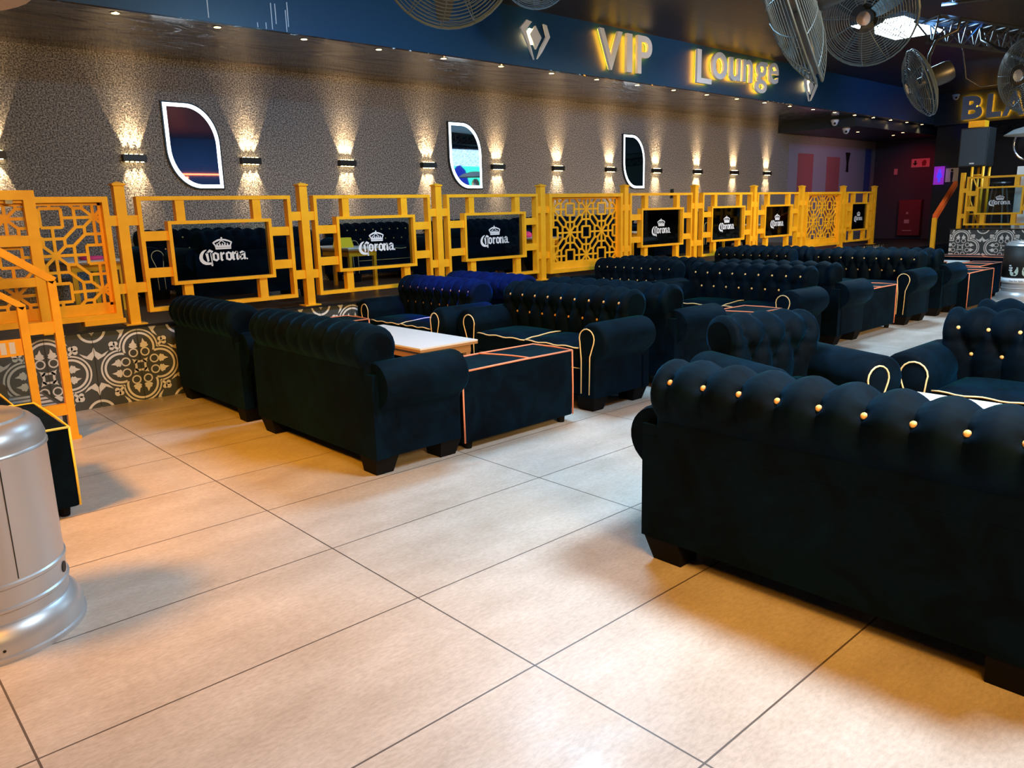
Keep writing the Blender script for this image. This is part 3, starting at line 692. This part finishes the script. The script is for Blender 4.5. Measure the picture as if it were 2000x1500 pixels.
r.box((.96, YR-.03, 0), (1.19, YR+.03, .02)); r.build('rail', M['gold'], t)
r = MB(); r.bar((.95, YR, .62), (.2, YR, .62), .10, .02); r.build('lower_rail', M['gold'], t)
r = MB().box((.15, YR-.004, .10), (.95, YR+.004, .56)).build('glass_pane', M['glass'], t)
lg = MB()
for k in range(7): lg.flat([(.60+.047*k, .585), (.63+.047*k, .585), (.63+.047*k, .655), (.60+.047*k, .655)], YR-.0115)
lg.build('printed_letters', M['ink'], t)

# ------------------------------------------------------------------ wall lamps, mirrors
SX0, SDX, SZZ = 1.54, 1.2549, 1.975
base_s = None
for i in range(12):
    x = SX0+SDX*i; lb = f'{ORD[i]} up-and-down wall lamp from the left on the textured wall'
    if base_s is None:
        base_s = thing('wall_lamp', lb, 'wall lamp', (x, WY, SZZ), 0, 'bronze up-and-down wall lamps')
        MB().box((-.115, -.075, -.035), (.115, -.001, .035)).build('housing', M['sconce'], base_s, bevel=.004)
        for s in (-1, 1):
            mb = MB()
            for k in range(4): mb.lathe([(.016, 0), (.016, .006*s), (0, .007*s)], 10, (-.075+.05*k, -.04, .035*s))
            mb.build('led', M['warmled'], base_s)
    else: dup(base_s, (x, WY, SZZ), 0, lb)
    for s, pw, an in ((1, 44, 42), (-1, 30, 42)):
        for dx in (-.06, 0, .06):
            spot((x+dx, WY-.035, SZZ+.042*s), (x+dx*2.2, WY+.06, SZZ+s), pw, (1, .70, .36), an*.86, .12, .012, 'wall_lamp_beam')
def leaf_outline(w_, h, r, n=14):
    # corners: top-left and bottom-right sharp, top-right and bottom-left round
    P = [(-w_/2, h/2)]
    P += [(w_/2-r+r*math.sin(a), h/2-r*1.25+r*1.25*math.cos(a)) for a in [PI/2*i/n for i in range(n+1)]]
    P += [(w_/2, -h/2)]
    P += [(-w_/2+r-r*math.sin(a), -h/2+r*1.25-r*1.25*math.cos(a)) for a in [PI/2*i/n for i in range(n+1)]]
    return P
bm_ = None
for x, lb in ((3.425, 'large leaf-shaped mirror with glowing white rim, nearest of the three'), (7.22, 'middle leaf-shaped glowing mirror reflecting the football screen'), (10.95, 'farthest leaf-shaped mirror with glowing white rim')):
    if bm_ is None:
        bm_ = thing('wall_mirror', lb, 'mirror', (x, WY, 2.112), 0, 'leaf-shaped mirrors with lit rims')
        W_, H_, R_ = .60, .905, .34
        MB().prism(leaf_outline(W_, H_, R_), -.03, -.001).build('backing', M['fanblack'], bm_)
        o1, i1 = leaf_outline(W_-.03, H_-.03, R_-.01), leaf_outline(W_-.105, H_-.105, R_-.03)
        MB().ringstrip(o1, i1, -.033).build('light_strip', M['whiteled'], bm_)
        MB().flat(i1[::-1], -.032).build('mirror_glass', M['mirror'], bm_)
    else: dup(bm_, (x, WY, 2.112), 0, lb)
# downlights
dl = None
for i in range(22):
    x = 2.26+.832*i; lb = f'{ORD[i]} small recessed downlight from the left along the soffit edge'
    if x > 19.1: break
    if dl is None:
        dl = thing('downlight', lb, 'downlight', (x, FY+.10, SOFZ-.0125), 0, 'recessed downlights along the soffit')
        MB().lathe([(.030, -.003), (.045, -.004), (.045, 0)], 16).build('ring', M['chrome'], dl); MB().lathe([(0, -.0035), (.029, -.0035), (.029, -.0005)], 16).build('lamp', M['downled'], dl)
    else: dup(dl, (x, FY+.10, SOFZ-.0125), 0, lb)
    if i % 2 == 0: spot((x, FY+.10, SOFZ-.03), (x, FY+.05, 0), 14, (1, .6, .25), 110, .9, .03, 'downlight_beam')
for k, (x, y, lb) in enumerate(((17.2, 7.75, 'left downlight of the three in the far lowered ceiling'), (18.4, 7.3, 'upper right downlight in the far lowered ceiling'), (18.9, 7.7, 'reddish lower right downlight in the far lowered ceiling'))):
    dup(dl, (x, y, 2.80), 0, lb, 'downlights in the far lowered ceiling')

# ------------------------------------------------------------------ letters
def text_mesh(s, bold=0.012, depth=.02):
    c = bpy.data.curves.new('txt', 'FONT'); c.body = s; c.size = 1; c.offset = bold; c.extrude = depth; c.resolution_u = 6
    o = bpy.data.objects.new('txt', c); COL.objects.link(o); bpy.context.view_layer.update()
    dg = bpy.context.evaluated_depsgraph_get(); me = bpy.data.meshes.new_from_object(o.evaluated_get(dg)); bpy.data.objects.remove(o)
    return me
def text_fit(s, x0, x1, z0, z1, bold=.012):
    me = text_mesh(s, bold, .5); xs = [v.co.x for v in me.vertices]; ys = [v.co.y for v in me.vertices]
    a, b, c, d = min(xs), max(xs), min(ys), max(ys); mb = MB()
    vs = [(x0+(v.co.x-a)/(b-a)*(x1-x0), v.co.z, z0+(v.co.y-c)/(d-c)*(z1-z0)) for v in me.vertices]
    fs = [tuple(p.vertices) for p in me.polygons]; bpy.data.meshes.remove(me); mb.add(vs, fs); return mb
def letter(ch, label, x0, x1, z0, z1, group, f=None, bold=.02, glow=True):
    cx, cz = (x0+x1)/2, (z0+z1)/2; base = text_fit(ch, x0-cx, x1-cx, z0-cz, z1-cz, bold)
    t = thing('sign_letter', label, 'letter', (cx, FY, cz) if f is None else f(cx, cz), 0 if f is None else -PI/2, group)
    def lay(ya, yb, sc_, nm, mt):
        mb = MB(); mb.add([(x*sc_, (ya if y < 0 else yb), z*sc_) for x, y, z in base.v], base.f); return mb.build(nm, mt, t)
    lay(-.085, -.045, 1, 'face', M['letter'])
    if glow:
        k = .012; thin = text_fit(ch, x0-cx+k, x1-cx-k, z0-cz+k, z1-cz-k, max(0, bold-.022)); mb = MB()
        mb.add([(x, (-.043 if y < 0 else -.036), z) for x, y, z in thin.v], thin.f); mb.build('backlight', M['amber'], t)
VG = 'backlit metal letters spelling VIP Lounge'
for ch, x0, x1, z0, z1, wd in (('V', 7.93, 8.38, 3.075, 3.555, 'VIP'), ('I', 8.47, 8.58, 3.08, 3.555, 'VIP'), ('P', 8.69, 9.00, 3.085, 3.56, 'VIP'),
        ('L', 10.05, 10.42, 3.085, 3.54, 'Lounge'), ('o', 10.43, 10.83, 3.175, 3.555, 'Lounge'), ('u', 10.90, 11.20, 3.19, 3.52, 'Lounge'), ('n', 11.27, 11.54, 3.20, 3.53, 'Lounge'),
        ('g', 11.65, 11.98, 3.07, 3.54, 'Lounge'), ('e', 12.03, 12.33, 3.24, 3.56, 'Lounge')):
    letter(ch, f'silver letter {ch} of the word {wd} glowing amber behind', x0, x1, z0, z1, VG, bold=.010)
for x, y in ((8.1, 1), (8.5, 1), (9.0, 1), (10.1, 1), (10.7, 1), (11.3, 1), (11.8, 1), (12.3, 1)):
    pass
for ch, y0, y1 in (('B', 6.42, 6.02), ('L', 5.94, 5.66), ('A', 5.64, 5.24), ('C', 5.19, 4.83)):
    letter(ch, f'large pale letter {ch} of the far header sign', -y0, -y1, 3.02, 3.50, 'large backlit letters on the far header', f=lambda c, z: (19.3, -c, z), bold=.04)
# diamond emblems
def emblem(label, x, glow):
    t = thing('wall_emblem', label, 'emblem', (x, FY, 3.30), 0, 'diamond emblems beside the sign')
    E_ = lambda L: [((x-865)*.00058, (745-z)*.00037) for x, z in L]
    MB().prism(E_([(865, 380), (1030, 710), (870, 1080), (700, 660)]), -.075, -.05).build('diamond', M['letter'], t)
    MB().prism(E_([(765, 290), (600, 550), (720, 990), (815, 1390), (455, 500), (620, 255)]), -.0751, -.05).build('wing', M['letter'], t)
    MB().prism(E_([(1095, 290), (1185, 315), (1275, 650), (1050, 1120), (905, 1360), (1000, 1040), (1175, 640)]), -.0752, -.05).build('wing', M['letter'], t)
    MB().prism(E_([(820, 480), (720, 660), (830, 930), (780, 940), (650, 640), (740, 470)]), -.046, -.03).build('backlight', M['warmled'], t)
emblem('silver diamond emblem with two wings left of the letters VIP', 6.82, 1); emblem('silver diamond emblem at the right end of the sign, partly behind a fan', 13.45, 1)
# water runs on the fascia
mb = MB()
for x, z0, z1 in ((2.98, 3.02, 3.2), (3.42, 3.0, 3.04), (3.5, 2.995, 3.05), (3.56, 3.0, 3.22), (3.60, 3.05, 3.22), (3.70, 2.995, 3.18), (3.72, 3.04, 3.25)):
    mb.box((x-.004, FY-.0035, z0), (x+.004, FY-.0012, z1))
struct(mb.build('trim_4', M['paleblue']))

# ------------------------------------------------------------------ fans
def fan_mesh(label, loc, aim, D, group, roll=0, arm=None, blades=True):
    """local: axis +Y is the blowing direction (front)"""
    t = thing('fan', label, 'fan', loc, 0, group); d = Vector(aim).normalized()
    t.rotation_mode = 'QUATERNION'; t.rotation_quaternion = d.to_track_quat('Y', 'Z')
    R = D/2
    for nm, sg, dep in (('front_guard', 1, .11), ('rear_guard', -1, .08)):
        mb = MB(); n = 36
        def zz(r): return sg*(.015+dep*(1-(r/R)**3.0))
        k = 15
        for i in range(k):
            r = .09*R/.3+(R-.09*R/.3)*i/(k-1)
            mb.tube([(r*math.cos(2*PI*j/n), zz(r), r*math.sin(2*PI*j/n)) for j in range(n)], .0022 if i < k-1 else .006, 4, True)
        for j in range(12):
            a = 2*PI*j/12+.1; mb.tube([(r*math.cos(a), zz(r)+sg*.003, r*math.sin(a)) for r in [R*q for q in (.28, .5, .7, .85, .95, 1)]], .0025, 4)
        mb.build(nm, M['wire'], t)
    MB().lathe([(0, .13), (.05, .128), (.055, .12), (.055, .115)], 18).xf(Matrix.Rotation(-PI/2, 4, 'X')).build('badge', M['chrome'], t)
    for k in range(3):
        a = k*2*PI/3+.6; vs = []; fs = []
        for i in range(7):
            r = R*(.15+.75*i/6); wd = R*(.16+.20*math.sin(PI*min(1, i/6*.8+.15))); tw = .55-.25*i/6
            for s in (-1, 1):
                aa = a+s*wd/2/r*.9; vs.append((r*math.cos(aa), -.0+s*wd*.35*math.sin(tw), r*math.sin(aa)))
        fs = [(2*i, 2*i+1, 2*i+3, 2*i+2) for i in range(6)]
        b = MB().add(vs, fs).build('blade', M['fanblack'], t); md = b.modifiers.new('s', 'SOLIDIFY'); md.thickness = .004
    MB().lathe([(0, -.03), (.05, -.03), (.05, .03), (0, .03)], 16).xf(Matrix.Rotation(-PI/2, 4, 'X')).build('hub', M['fanblack'], t)
    MB().lathe([(0, 0), (.085, 0), (.098, .03), (.098, .16), (.085, .20), (0, .205)], 20).xf(Matrix.Rotation(PI/2, 4, 'X') @ Matrix.Translation((0, 0, .085))).build('motor', M['fanblack'], t, 'auto')
    if arm:
        inv = t.rotation_quaternion.inverted()
        pts = [Vector((0, -.22, .06))]+[inv @ (Vector(p)-Vector(loc)) for p in arm]
        MB().tube(pts, .016, 8).build('bracket_arm', M['truss'], t, True)
    return t
GF = 'black wire-guard industrial fans'
def toward(p, ang=0):  # horizontal dir from p to the camera rotated by ang
    d = Vector((CAM.x-p[0], CAM.y-p[1], 0)).normalized(); c, s = math.cos(ang), math.sin(ang); return Vector((d.x*c-d.y*s, d.x*s+d.y*c, 0))
def side(p, down, back):   # axis to picture-left, a little down and towards the camera
    d = Vector((p[0], p[1], 0)).normalized(); return Vector((-d.y, d.x, 0))+Vector((0, 0, -down))-d*back
rt = Vector((.735, -.677, 0))    # picture right
p = (2.78, 3.46, 2.66); fan_mesh('wire-guard fan cut off by the top edge left of the diamond emblem', p, toward(p, .15)+Vector((0, 0, -.35)), .72, GF, arm=[(p[0]+.25, p[1]+.3, 3.2), (p[0]+.25, p[1]+.3, CZ)])
p = (5.25, 5.32, 3.42); fan_mesh('small wire-guard fan peeping in at the top above the diamond emblem', p, toward(p, -.2)+Vector((0, 0, -.4)), .66, GF, arm=[(p[0]+.15, p[1]+.2, 3.5), (p[0]+.15, p[1]+.2, CZ)])
p = (3.80, 2.07, 2.30); fan_mesh('large fan seen edge-on at the top, hanging right of the word Lounge', p, side(p, .36, -.10), .80, GF, arm=[(p[0]+.22, p[1]-.20, 2.75), (p[0]+.22, p[1]-.20, CZ)])
p = (6.43, 2.88, 2.74); fan_mesh('large fan with blades visible in front of the bright ceiling panel', p, toward(p, -.25)+Vector((0, 0, -.30)), .72, GF, arm=[(p[0]+.2, p[1]+.35, 3.2), (p[0]+.2, p[1]+.35, CZ)])
p = (8.40, 3.20, 2.46); fan_mesh('tilted side-on fan hanging from the truss arm at upper right', p, side(p, .42, .22), .66, GF, arm=[(8.62, 3.22, 2.62), (8.66, 3.24, 2.74), (8.92, 3.28, 2.92), (9.00, 3.12, 3.0), (9.02, 3.10, 3.12)])
p = (8.44, 2.29, 2.42); fan_mesh('fan at the right edge in front of the far header letters', p, toward(p, -.75)+Vector((0, 0, -.1)), .64, GF, arm=[(8.55, 2.6, 2.7), (8.9, 2.85, 2.85), (9.15, 2.95, 3.0)])
# ceiling light panel
t = thing('ceiling_light_panel', 'bright bluish white rectangular ceiling light at upper right', 'ceiling light', (9.95, 4.08, 3.30))
MB().box((-.63, -.30, .0), (.63, .30, .05)).build('housing', M['truss'], t); MB().box((-.62, -.29, -.004), (.62, .29, -.0005)).build('diffuser', M['panelled'], t)
MB().tube([(0, 0, .05), (0, 0, CZ-3.30)], .01, 6).build('hanger', M['truss'], t)
t = thing('ceiling_light_panel', 'second white ceiling light cut off at the right edge behind a fan', 'ceiling light', (14.35, 3.42, 3.40))
MB().box((-.63, -.30, .0), (.63, .30, .05)).build('housing', M['truss'], t); MB().box((-.62, -.29, -.004), (.62, .29, -.0005)).build('diffuser', M['panelled'], t)
MB().tube([(0, 0, .05), (0, 0, CZ-3.40)], .01, 6).build('hanger', M['truss'], t)
# truss
def truss(label, a, b, s=.22, k=10):
    t = MB(); a, b = Vector(a), Vector(b); d = (b-a).normalized(); sx = d.cross(Vector((0, 0, 1))).normalized(); off = [sx*s/2, -sx*s/2, Vector((0, 0, -s*.85))]
    for o in off: t.tube([a+o, b+o], .018, 6)
    for i in range(k):
        p, q, m_ = a+(b-a)*i/k, a+(b-a)*(i+1)/k, a+(b-a)*(i+.5)/k
        for o1, o2 in ((0, 2), (1, 2), (0, 1)): t.tube([p+off[o1], m_+off[o2]], .010, 5); t.tube([m_+off[o2], q+off[o1]], .010, 5)
    tag(t.build('lighting_truss', M['truss']), label, 'truss', 'black lighting trusses')
truss('black triangular truss running across the upper right corner', (8.9, 3.38, 3.14), (13.5, 2.2, 3.14), .26, 20)
truss('black truss crossing above the right edge fan', (9.02, 3.3, 3.46), (10.2, 1.0, 3.5), .22, 12)
truss('distant black truss under the far header', (18.9, 5.9, 2.85), (18.9, 2.0, 2.75), .22, 14)
o_ = MB().tube([(9.5, 3.225, 2.90), (9.53, 3.22, 2.86), (9.5, 3.2, 2.8), (9.55, 3.18, 2.6), (9.62, 3.05, 2.5), (9.7, 2.8, 2.52)], .006, 5).build('hanging_cable', M['fanblack'], smooth=True); tag(o_, 'thin black cable drooping from the truss at upper right', 'cable')

# ------------------------------------------------------------------ heaters
def heater(label, loc, wrap=False, rz=0):
    t = thing('patio_heater', label, 'patio heater', loc, rz, 'silver mushroom patio heaters')
    MB().lathe([(.288, 0), (.290, .018), (.282, .022), (.284, .06), (.270, .095), (.254, .115), (.247, .12)], 56).build('base_flange', M['steel'], t, 'auto')
    MB().lathe([(.247, .12), (.247, .155), (.253, .16), (.253, .168), (.247, .173), (.247, .235), (.252, .24), (.252, .25), (.247, .255), (.247, .66), (.252, .666), (.252, .674), (.247, .68), (.248, .70), (.238, .735), (.214, .762), (.199, .768), (.195, .776), (.178, .782), (0, .785)], 56).build('drum', M['steel'], t, 'auto')
    MB().lathe([(.028, .78), (.028, 1.80)], 16).build('pole', M['steel'], t, True)
    MB().lathe([(.07, 1.80), (.09, 1.84), (.09, 2.02), (.06, 2.08), (.03, 2.1)], 24).build('burner', M['steel'], t, 'auto')
    MB().lathe([(.40, 2.14), (.405, 2.145), (.30, 2.21), (.12, 2.26), (0, 2.27)], 40).build('reflector', M['steel'], t, 'auto')
    MB().tube([(.2475*math.cos(5.35), .2475*math.sin(5.35), .26), (.2485*math.cos(5.35), .2485*math.sin(5.35), .66)], .0015, 4).build('seam', M['truss'], t)
    c = MB(); a = -.12
    c.tube([(.243*math.cos(a), .243*math.sin(a), .205), (.2495*math.cos(a), .2495*math.sin(a), .205)], .020, 14); c.build('hole', M['black'], t)
    for q in (-1.32, -1.24): MB().tube([(.28*math.cos(q), .28*math.sin(q), .045), (.2845*math.cos(q), .2845*math.sin(q), .045)], .005, 8).build('rivet', M['black'], t)
    if wrap:
        MB().lathe([(.254, .31), (.255, .31), (.255, .725), (.254, .725)], 56).build('poster_wrap', M['black'], t, True)
        MB().lathe([(.257, .235), (.258, .235), (.258, .30), (.257, .30)], 56).build('label_band', M['whiteboard'], t, True)
    return t
h1 = heater('large silver patio heater drum cut off at the left edge', (.30, 2.99, 0), rz=-.35)
h1.scale = (1, 1, .95)
h2 = heater('distant patio heater with black poster wrap at the right edge', (12.15, 3.10, 0), True)
A0 = math.atan2(-3.1, -12.15)
def on_drum(poly, r, z0):
    return [(r*math.cos(A0+u/r), r*math.sin(A0+u/r), z0+v) for u, v in poly]
g = MB()
for cu_ in (-.12, .03):
    P = [(cu_-.045, .12), (cu_-.055, .07), (cu_-.05, .03), (cu_-.03, .005), (cu_+.03, .005), (cu_+.05, .03), (cu_+.055, .07), (cu_+.045, .12)]
    Q = on_drum(P, .2575, .33); g.add(Q, [tuple(range(8))])
g.build('printed_glass_image', M['glassy'], h2)
g = MB()
for k, wd in enumerate((.03, .05, .05)):
    g.add(on_drum([(-.19, .08-.03*k), (-.19+wd, .08-.03*k), (-.19+wd, .095-.03*k), (-.19, .095-.03*k)], .2575, .38), [(0, 1, 2, 3)])
g.build('printed_lines', M['ink'], h2)
tm = text_fit('Not for Sale To Persons', -.17, .17, .255, .282, .0); g = MB()
g.add([(.2595*math.cos(A0+x/.2595), .2595*math.sin(A0+x/.2595), z) for x, y, z in tm.v], tm.f); g.build('label_text', M['black'], h2)

# ------------------------------------------------------------------ far end details
t = thing('loudspeaker', 'dark rectangular loudspeaker above the far platform fence', 'loudspeaker', (14.5, 4.62, 1.86))
MB().box((.0, -.21, 0), (.36, .21, .61)).build('cabinet', M['fanblack'], t, bevel=.01); MB().box((-.008, -.19, .02), (-.001, .19, .59)).build('grille', M['screenblack'], t); MB().box((-.011, -.035, .04), (-.0085, .035, .06)).build('badge', M['white'], t)
t = thing('scaffold_tower', 'gold tubular scaffold carrying the loudspeaker on the far platform', 'scaffold', (0, 0, 0))
for dx in (0, .30):
    for y in (4.44, 4.60): MB().tube([(14.5+dx, y, PZ+.001), (14.5+dx, y, 1.855)], .022, 8).build('pole', M['gold'], t, True)
for z in (1.1, 1.4, 1.72): MB().tube([(14.5, 4.44, z), (14.5, 4.60, z)], .014, 8).build('rung', M['gold'], t, True)
for z in (.95, 1.35): MB().tube([(14.5, 4.44, z), (14.5, 4.60, z+.4)], .012, 8).build('brace', M['gold'], t, True)
o_ = MB().box((14.55, 4.50, 2.48), (14.75, 4.74, 2.58)).build('gold_bracket_box', M['gold']); tag(o_, 'lit gold bracket above the far loudspeaker', 'bracket')
spot((14.45, 4.6, 2.9), (14.6, 4.6, 2.5), 8, (1, .5, .1), 70, .5)
glass_panel('Corona glass panel of the far platform fence at the right edge', 0, .96, .93, 1.69, mtx=(-PI/2, (14.12, 4.53, .93)), group='far platform fence')
glass_panel('hidden continuation panel of the far platform fence at the right', 0, .96, .93, 1.69, mtx=(-PI/2, (14.12, 3.50, .93)), group='far platform fence')
t = thing('fence_post', 'gold square post at the left end of the far platform fence', 'fence post', (14.12, 4.60, PZ+.012), 0, 'far platform fence posts')
MB().box((-.03, -.03, 0), (.03, .03, .88)).build('post', M['gold'], t)
for z in (.20, .60): MB().box((-.028, -.07, z-.035), (.028, -.03, z+.035)).build('link_bar', M['gold'], t)
t2 = MB().box((14.30, 3.73, PZ), (14.36, 3.90, 1.82)).build('white_pillar_board', M['whiteboard']); tag(t2, 'tall white narrow board standing behind the far platform fence', 'board')
# stair rail at the far platform
t = thing('stair_railing', 'red-orange sloping handrail at the far platform steps', 'railing', (0, 0, 0))
MB().bar((13.9, 4.90, .0), (13.9, 4.90, 1.06), .06, .06).build('post', M['gold'], t); MB().bar((13.88, 4.895, 1.06), (15.4, 5.13, 1.62), .06, .09, (0, 0, 1)).build('handrail', M['orange'], t)
# stage gear: ring-light and blob
t = thing('stage_spotlight', 'black round stage light with white rim behind the far heater', 'stage light', (14.9, 3.95, 2.2))
MB().tube([(0, .20*math.cos(a), .26*math.sin(a)) for a in [i*2*PI/32 for i in range(32)]], .018, 8, True).build('rim', M['chrome'], t, True); MB().lathe([(.05, 0), (.18, .12), (.18, .25), (.1, .33)], 20).xf(Matrix.Rotation(PI/2, 4, 'Y')).build('can', M['fanblack'], t, 'auto')
MB().tube([(.1, 0, .2), (.1, 0, .75)], .015, 6).build('yoke', M['fanblack'], t)
# high stools silhouettes behind far panel
for k, y in enumerate((4.32, 3.90)):
    t = thing('bar_stool', ('left' if k == 0 else 'right')+' dark bar stool behind the far Corona panel', 'stool', (15.0, y, PZ))
    MB().lathe([(.15, .70), (.16, .72), (.15, .74)], 16).build('seat', M['fanblack'], t)
    for a in range(4): MB().tube([(.1*math.cos(a*PI/2+.7), .1*math.sin(a*PI/2+.7), .70), (.2*math.cos(a*PI/2+.7), .2*math.sin(a*PI/2+.7), 0.0)], .012, 6).build('leg', M['wire'], t)
# end wall: signs, hose cabinet
def flatbox(nm, x, y0, y1, z0, z1, mt, lb, cat, th=.02, parent=None):
    o = MB().box((x-th, y0, z0), (x-.001, y1, z1)).build(nm, mt, parent)
    if cat: tag(o, lb, cat)
    return o
t = thing('exit_sign', 'red-lit exit sign with down arrow and hand on the end wall', 'sign', (XE, 7.70, 2.23))
MB().box((-.02, -.22, -.10), (-.001, .20, .10)).build('panel', M['pinksign'], t)
f_ = lambda x, y, z: (y, -x, z)
a_ = MB(); a_.flat([(-.13, .06), (-.09, .06), (-.09, 0), (-.05, 0), (-.11, -.06), (-.17, 0), (-.13, 0)], -.0215, f_); a_.build('arrow', M['black'], t)
a_ = MB(); a_.flat([(.05, -.07), (.13, -.07), (.15, 0), (.14, .05), (.10, .07), (.06, .05), (.04, 0)], -.0215, f_); a_.build('hand_symbol', M['red'], t)
t = thing('fire_hose_cabinet', 'dark red fire cabinet low on the end wall', 'cabinet', (XE, 7.80, .50))
MB().box((-.16, -.26, 0), (-.001, .26, .86)).build('body', M['red'], t, bevel=.008)
for y, z, a, b in ((.05, .52, .05, .05), (.05, .30, .12, .09), (.03, .12, .22, .015)): MB().box((-.163, y-a/2, z), (-.161, y+a/2, z+b)).build('sticker', M['pinksign'], t)
o_ = MB().box((XE-.02, 8.22, 1.98), (XE-.001, 8.30, 2.12)).build('wall_switch', M['pinksign']); tag(o_, 'tiny pale switch plate on the red-lit end wall', 'switch')
def figure(mb, y, woman, f):
    mb.flat(arc(0, .105, .028, 0, 2*PI, 14)[:-1], y, f)
    if woman: mb.flat([(-.03, .07), (.03, .07), (.06, -.04), (.025, -.04), (.02, -.14), (-.02, -.14), (-.025, -.04), (-.06, -.04)], y, f)
    else: mb.flat([(-.03, .07), (.03, .07), (.03, -.02), (.018, -.15), (-.018, -.15), (-.03, -.02)], y, f)
t = thing('toilet_sign', 'glowing purple sign with blue woman pictogram', 'sign', (19.5, 6.85, 1.88)); MB().box((-.02, -.10, -.20), (-.001, .12, .20)).build('panel', M['bluesign'], t)
a_ = MB(); figure(a_, -.0215, True, f_); a_.build('pictogram', M['bluefig'], t)
t = thing('toilet_sign', 'cream sign with black man pictogram', 'sign', (19.5, 6.59, 1.88)); MB().box((-.02, -.13, -.15), (-.001, .13, .15)).build('panel', M['cream'], t)
a_ = MB(); figure(a_, -.0215, False, f_); a_.build('pictogram', M['black'], t)
spot((19.1, 6.85, 2.0), (19.5, 6.85, 1.86), 3, (.2, .05, 1), 80, .9)
# orange glow strips added on the opposite wall for the mirrors to reflect
tag(MB().tube([(6.0, -5.97, 2.62), (12.5, -5.97, 2.62)], .02, 6).build('added_glow_strip', pmat('glow_orange', (1, .3, .1), .5, emit=(1, .16, .05), es=6)), 'orange glow strip added on the opposite wall, seen only in mirrors', 'added glow')
tag(MB().tube([(8.9, -5.96, 2.55), (8.2, -5.96, 1.2)], .03, 6).build('added_glow_strip', bpy.data.materials['glow_orange']), 'slanting orange glow strip added below the long one on the opposite wall', 'added glow')
# CCTV
def cctv(loc, label):
    t = thing('security_camera', label, 'security camera', loc, 0, 'white dome security cameras'); MB().lathe([(.07, 0), (.075, .02), (.075, .04), (.06, .05)], 20).build('mount', M['camwhite'], t, 'auto')
    MB().lathe([(0, -.075), (.035, -.065), (.058, -.03), (.062, 0)], 20).build('dome', M['camwhite'], t, True); MB().lathe([(0, -.02), (.02, -.018), (.022, 0)], 12).xf(Matrix.Translation((-.05, -.03, -.03)) @ Matrix.Rotation(PI/2.3, 4, 'Y')).build('lens', M['black'], t)
cctv((15.70, 7.55, 2.90), 'white dome camera on the beam above the far lattice screen'); cctv((16.0, 7.45, 2.75), 'lower white camera hanging just below the beam camera'); cctv((19.2, 6.56, 3.52), 'white camera left of the far header letters')
o_ = MB().box((12.02, 7.9, 1.50), (12.06, 7.94, 1.66)).build('wall_sensor', M['fanblack']); o_.location = (0, .84, 0); tag(o_, 'small black box on the wall above the sixth glass panel', 'sensor')
# glossy far stretch of the wall; red blocks paint in reflected doors
struct(MB().box((16.25, WY-.012, SZ), (20.35, WY-.002, 2.62)).build('wall_gloss_panel', M['lilac']))
for nm, a, b, z1, mt, lb in (('painted_reflection', 16.65, 17.35, 2.42, 'redreflect', 'left broad red block painted as a reflection on the far glossy wall'), ('painted_reflection', 18.0, 18.65, 2.38, 'redreflect', 'right narrow red block painted as a reflection on the far glossy wall'), ('wall_curtain', 20.0, 20.34, 2.62, 'bluecurtain', 'blue curtain strip at the right end of the far glossy wall')):
    tag(MB().box((a, WY-.018, SZ+.01), (b, WY-.0125, z1)).build(nm, M[mt]), lb, 'wall patch')
tag(MB().add([(18.98, WY-.018, 2.05), (19.12, WY-.018, 2.05), (19.10, WY-.018, 2.25), (19.18, WY-.018, 2.5), (18.92, WY-.018, 2.5), (19.0, WY-.018, 2.25)], [(0, 1, 2, 3, 4, 5)]).build('wall_ribbon', M['black']), 'small dark ribbon shape high on the far glossy wall', 'wall patch')
# television on the opposite side, seen in the middle mirror
t = thing('television', 'large screen showing a football match hung from the ceiling opposite the stage', 'television', (16.1, -2.0, 2.62))
MB().box((-1.15, .0, -.66), (1.15, .06, .66)).build('bezel', M['black'], t); MB().tube([(0, .03, .66), (0, .03, 1.0)], .03, 8).build('ceiling_mount', M['truss'], t)
m = pmat('tv_picture', (.1, .1, .1), .3, emit=(.1, .8, .4), es=2.2); N = NT(m); sp = N.n('ShaderNodeSeparateXYZ'); N.l(N.pos(), sp.inputs[0])
crowd = N.ramp(N.noise(30, 3, .7, N.pos()), [(.4, (.08, .25, .6)), (.6, (.7, .85, .95))]); up = N.math('GREATER_THAN', sp.outputs[2], .12)
N.l(N.mix(up, (.04, .75, .42), crowd), N.b.inputs['Emission Color']); MB().box((-1.11, .061, -.62), (1.11, .064, .62)).build('screen', m, t)
mb = MB(); mb.add([(.1, .066, -.62), (-.75, .066, -.62), (-.7, .066, -.1), (-.45, .066, .12), (-.3, .066, .15), (-.1, .066, 0)], [(0, 1, 2, 3, 4, 5)]); mb.build('picture_player', pmat('tv_blue', (.02, .03, .3), .4, emit=(.02, .04, .45), es=1), t)
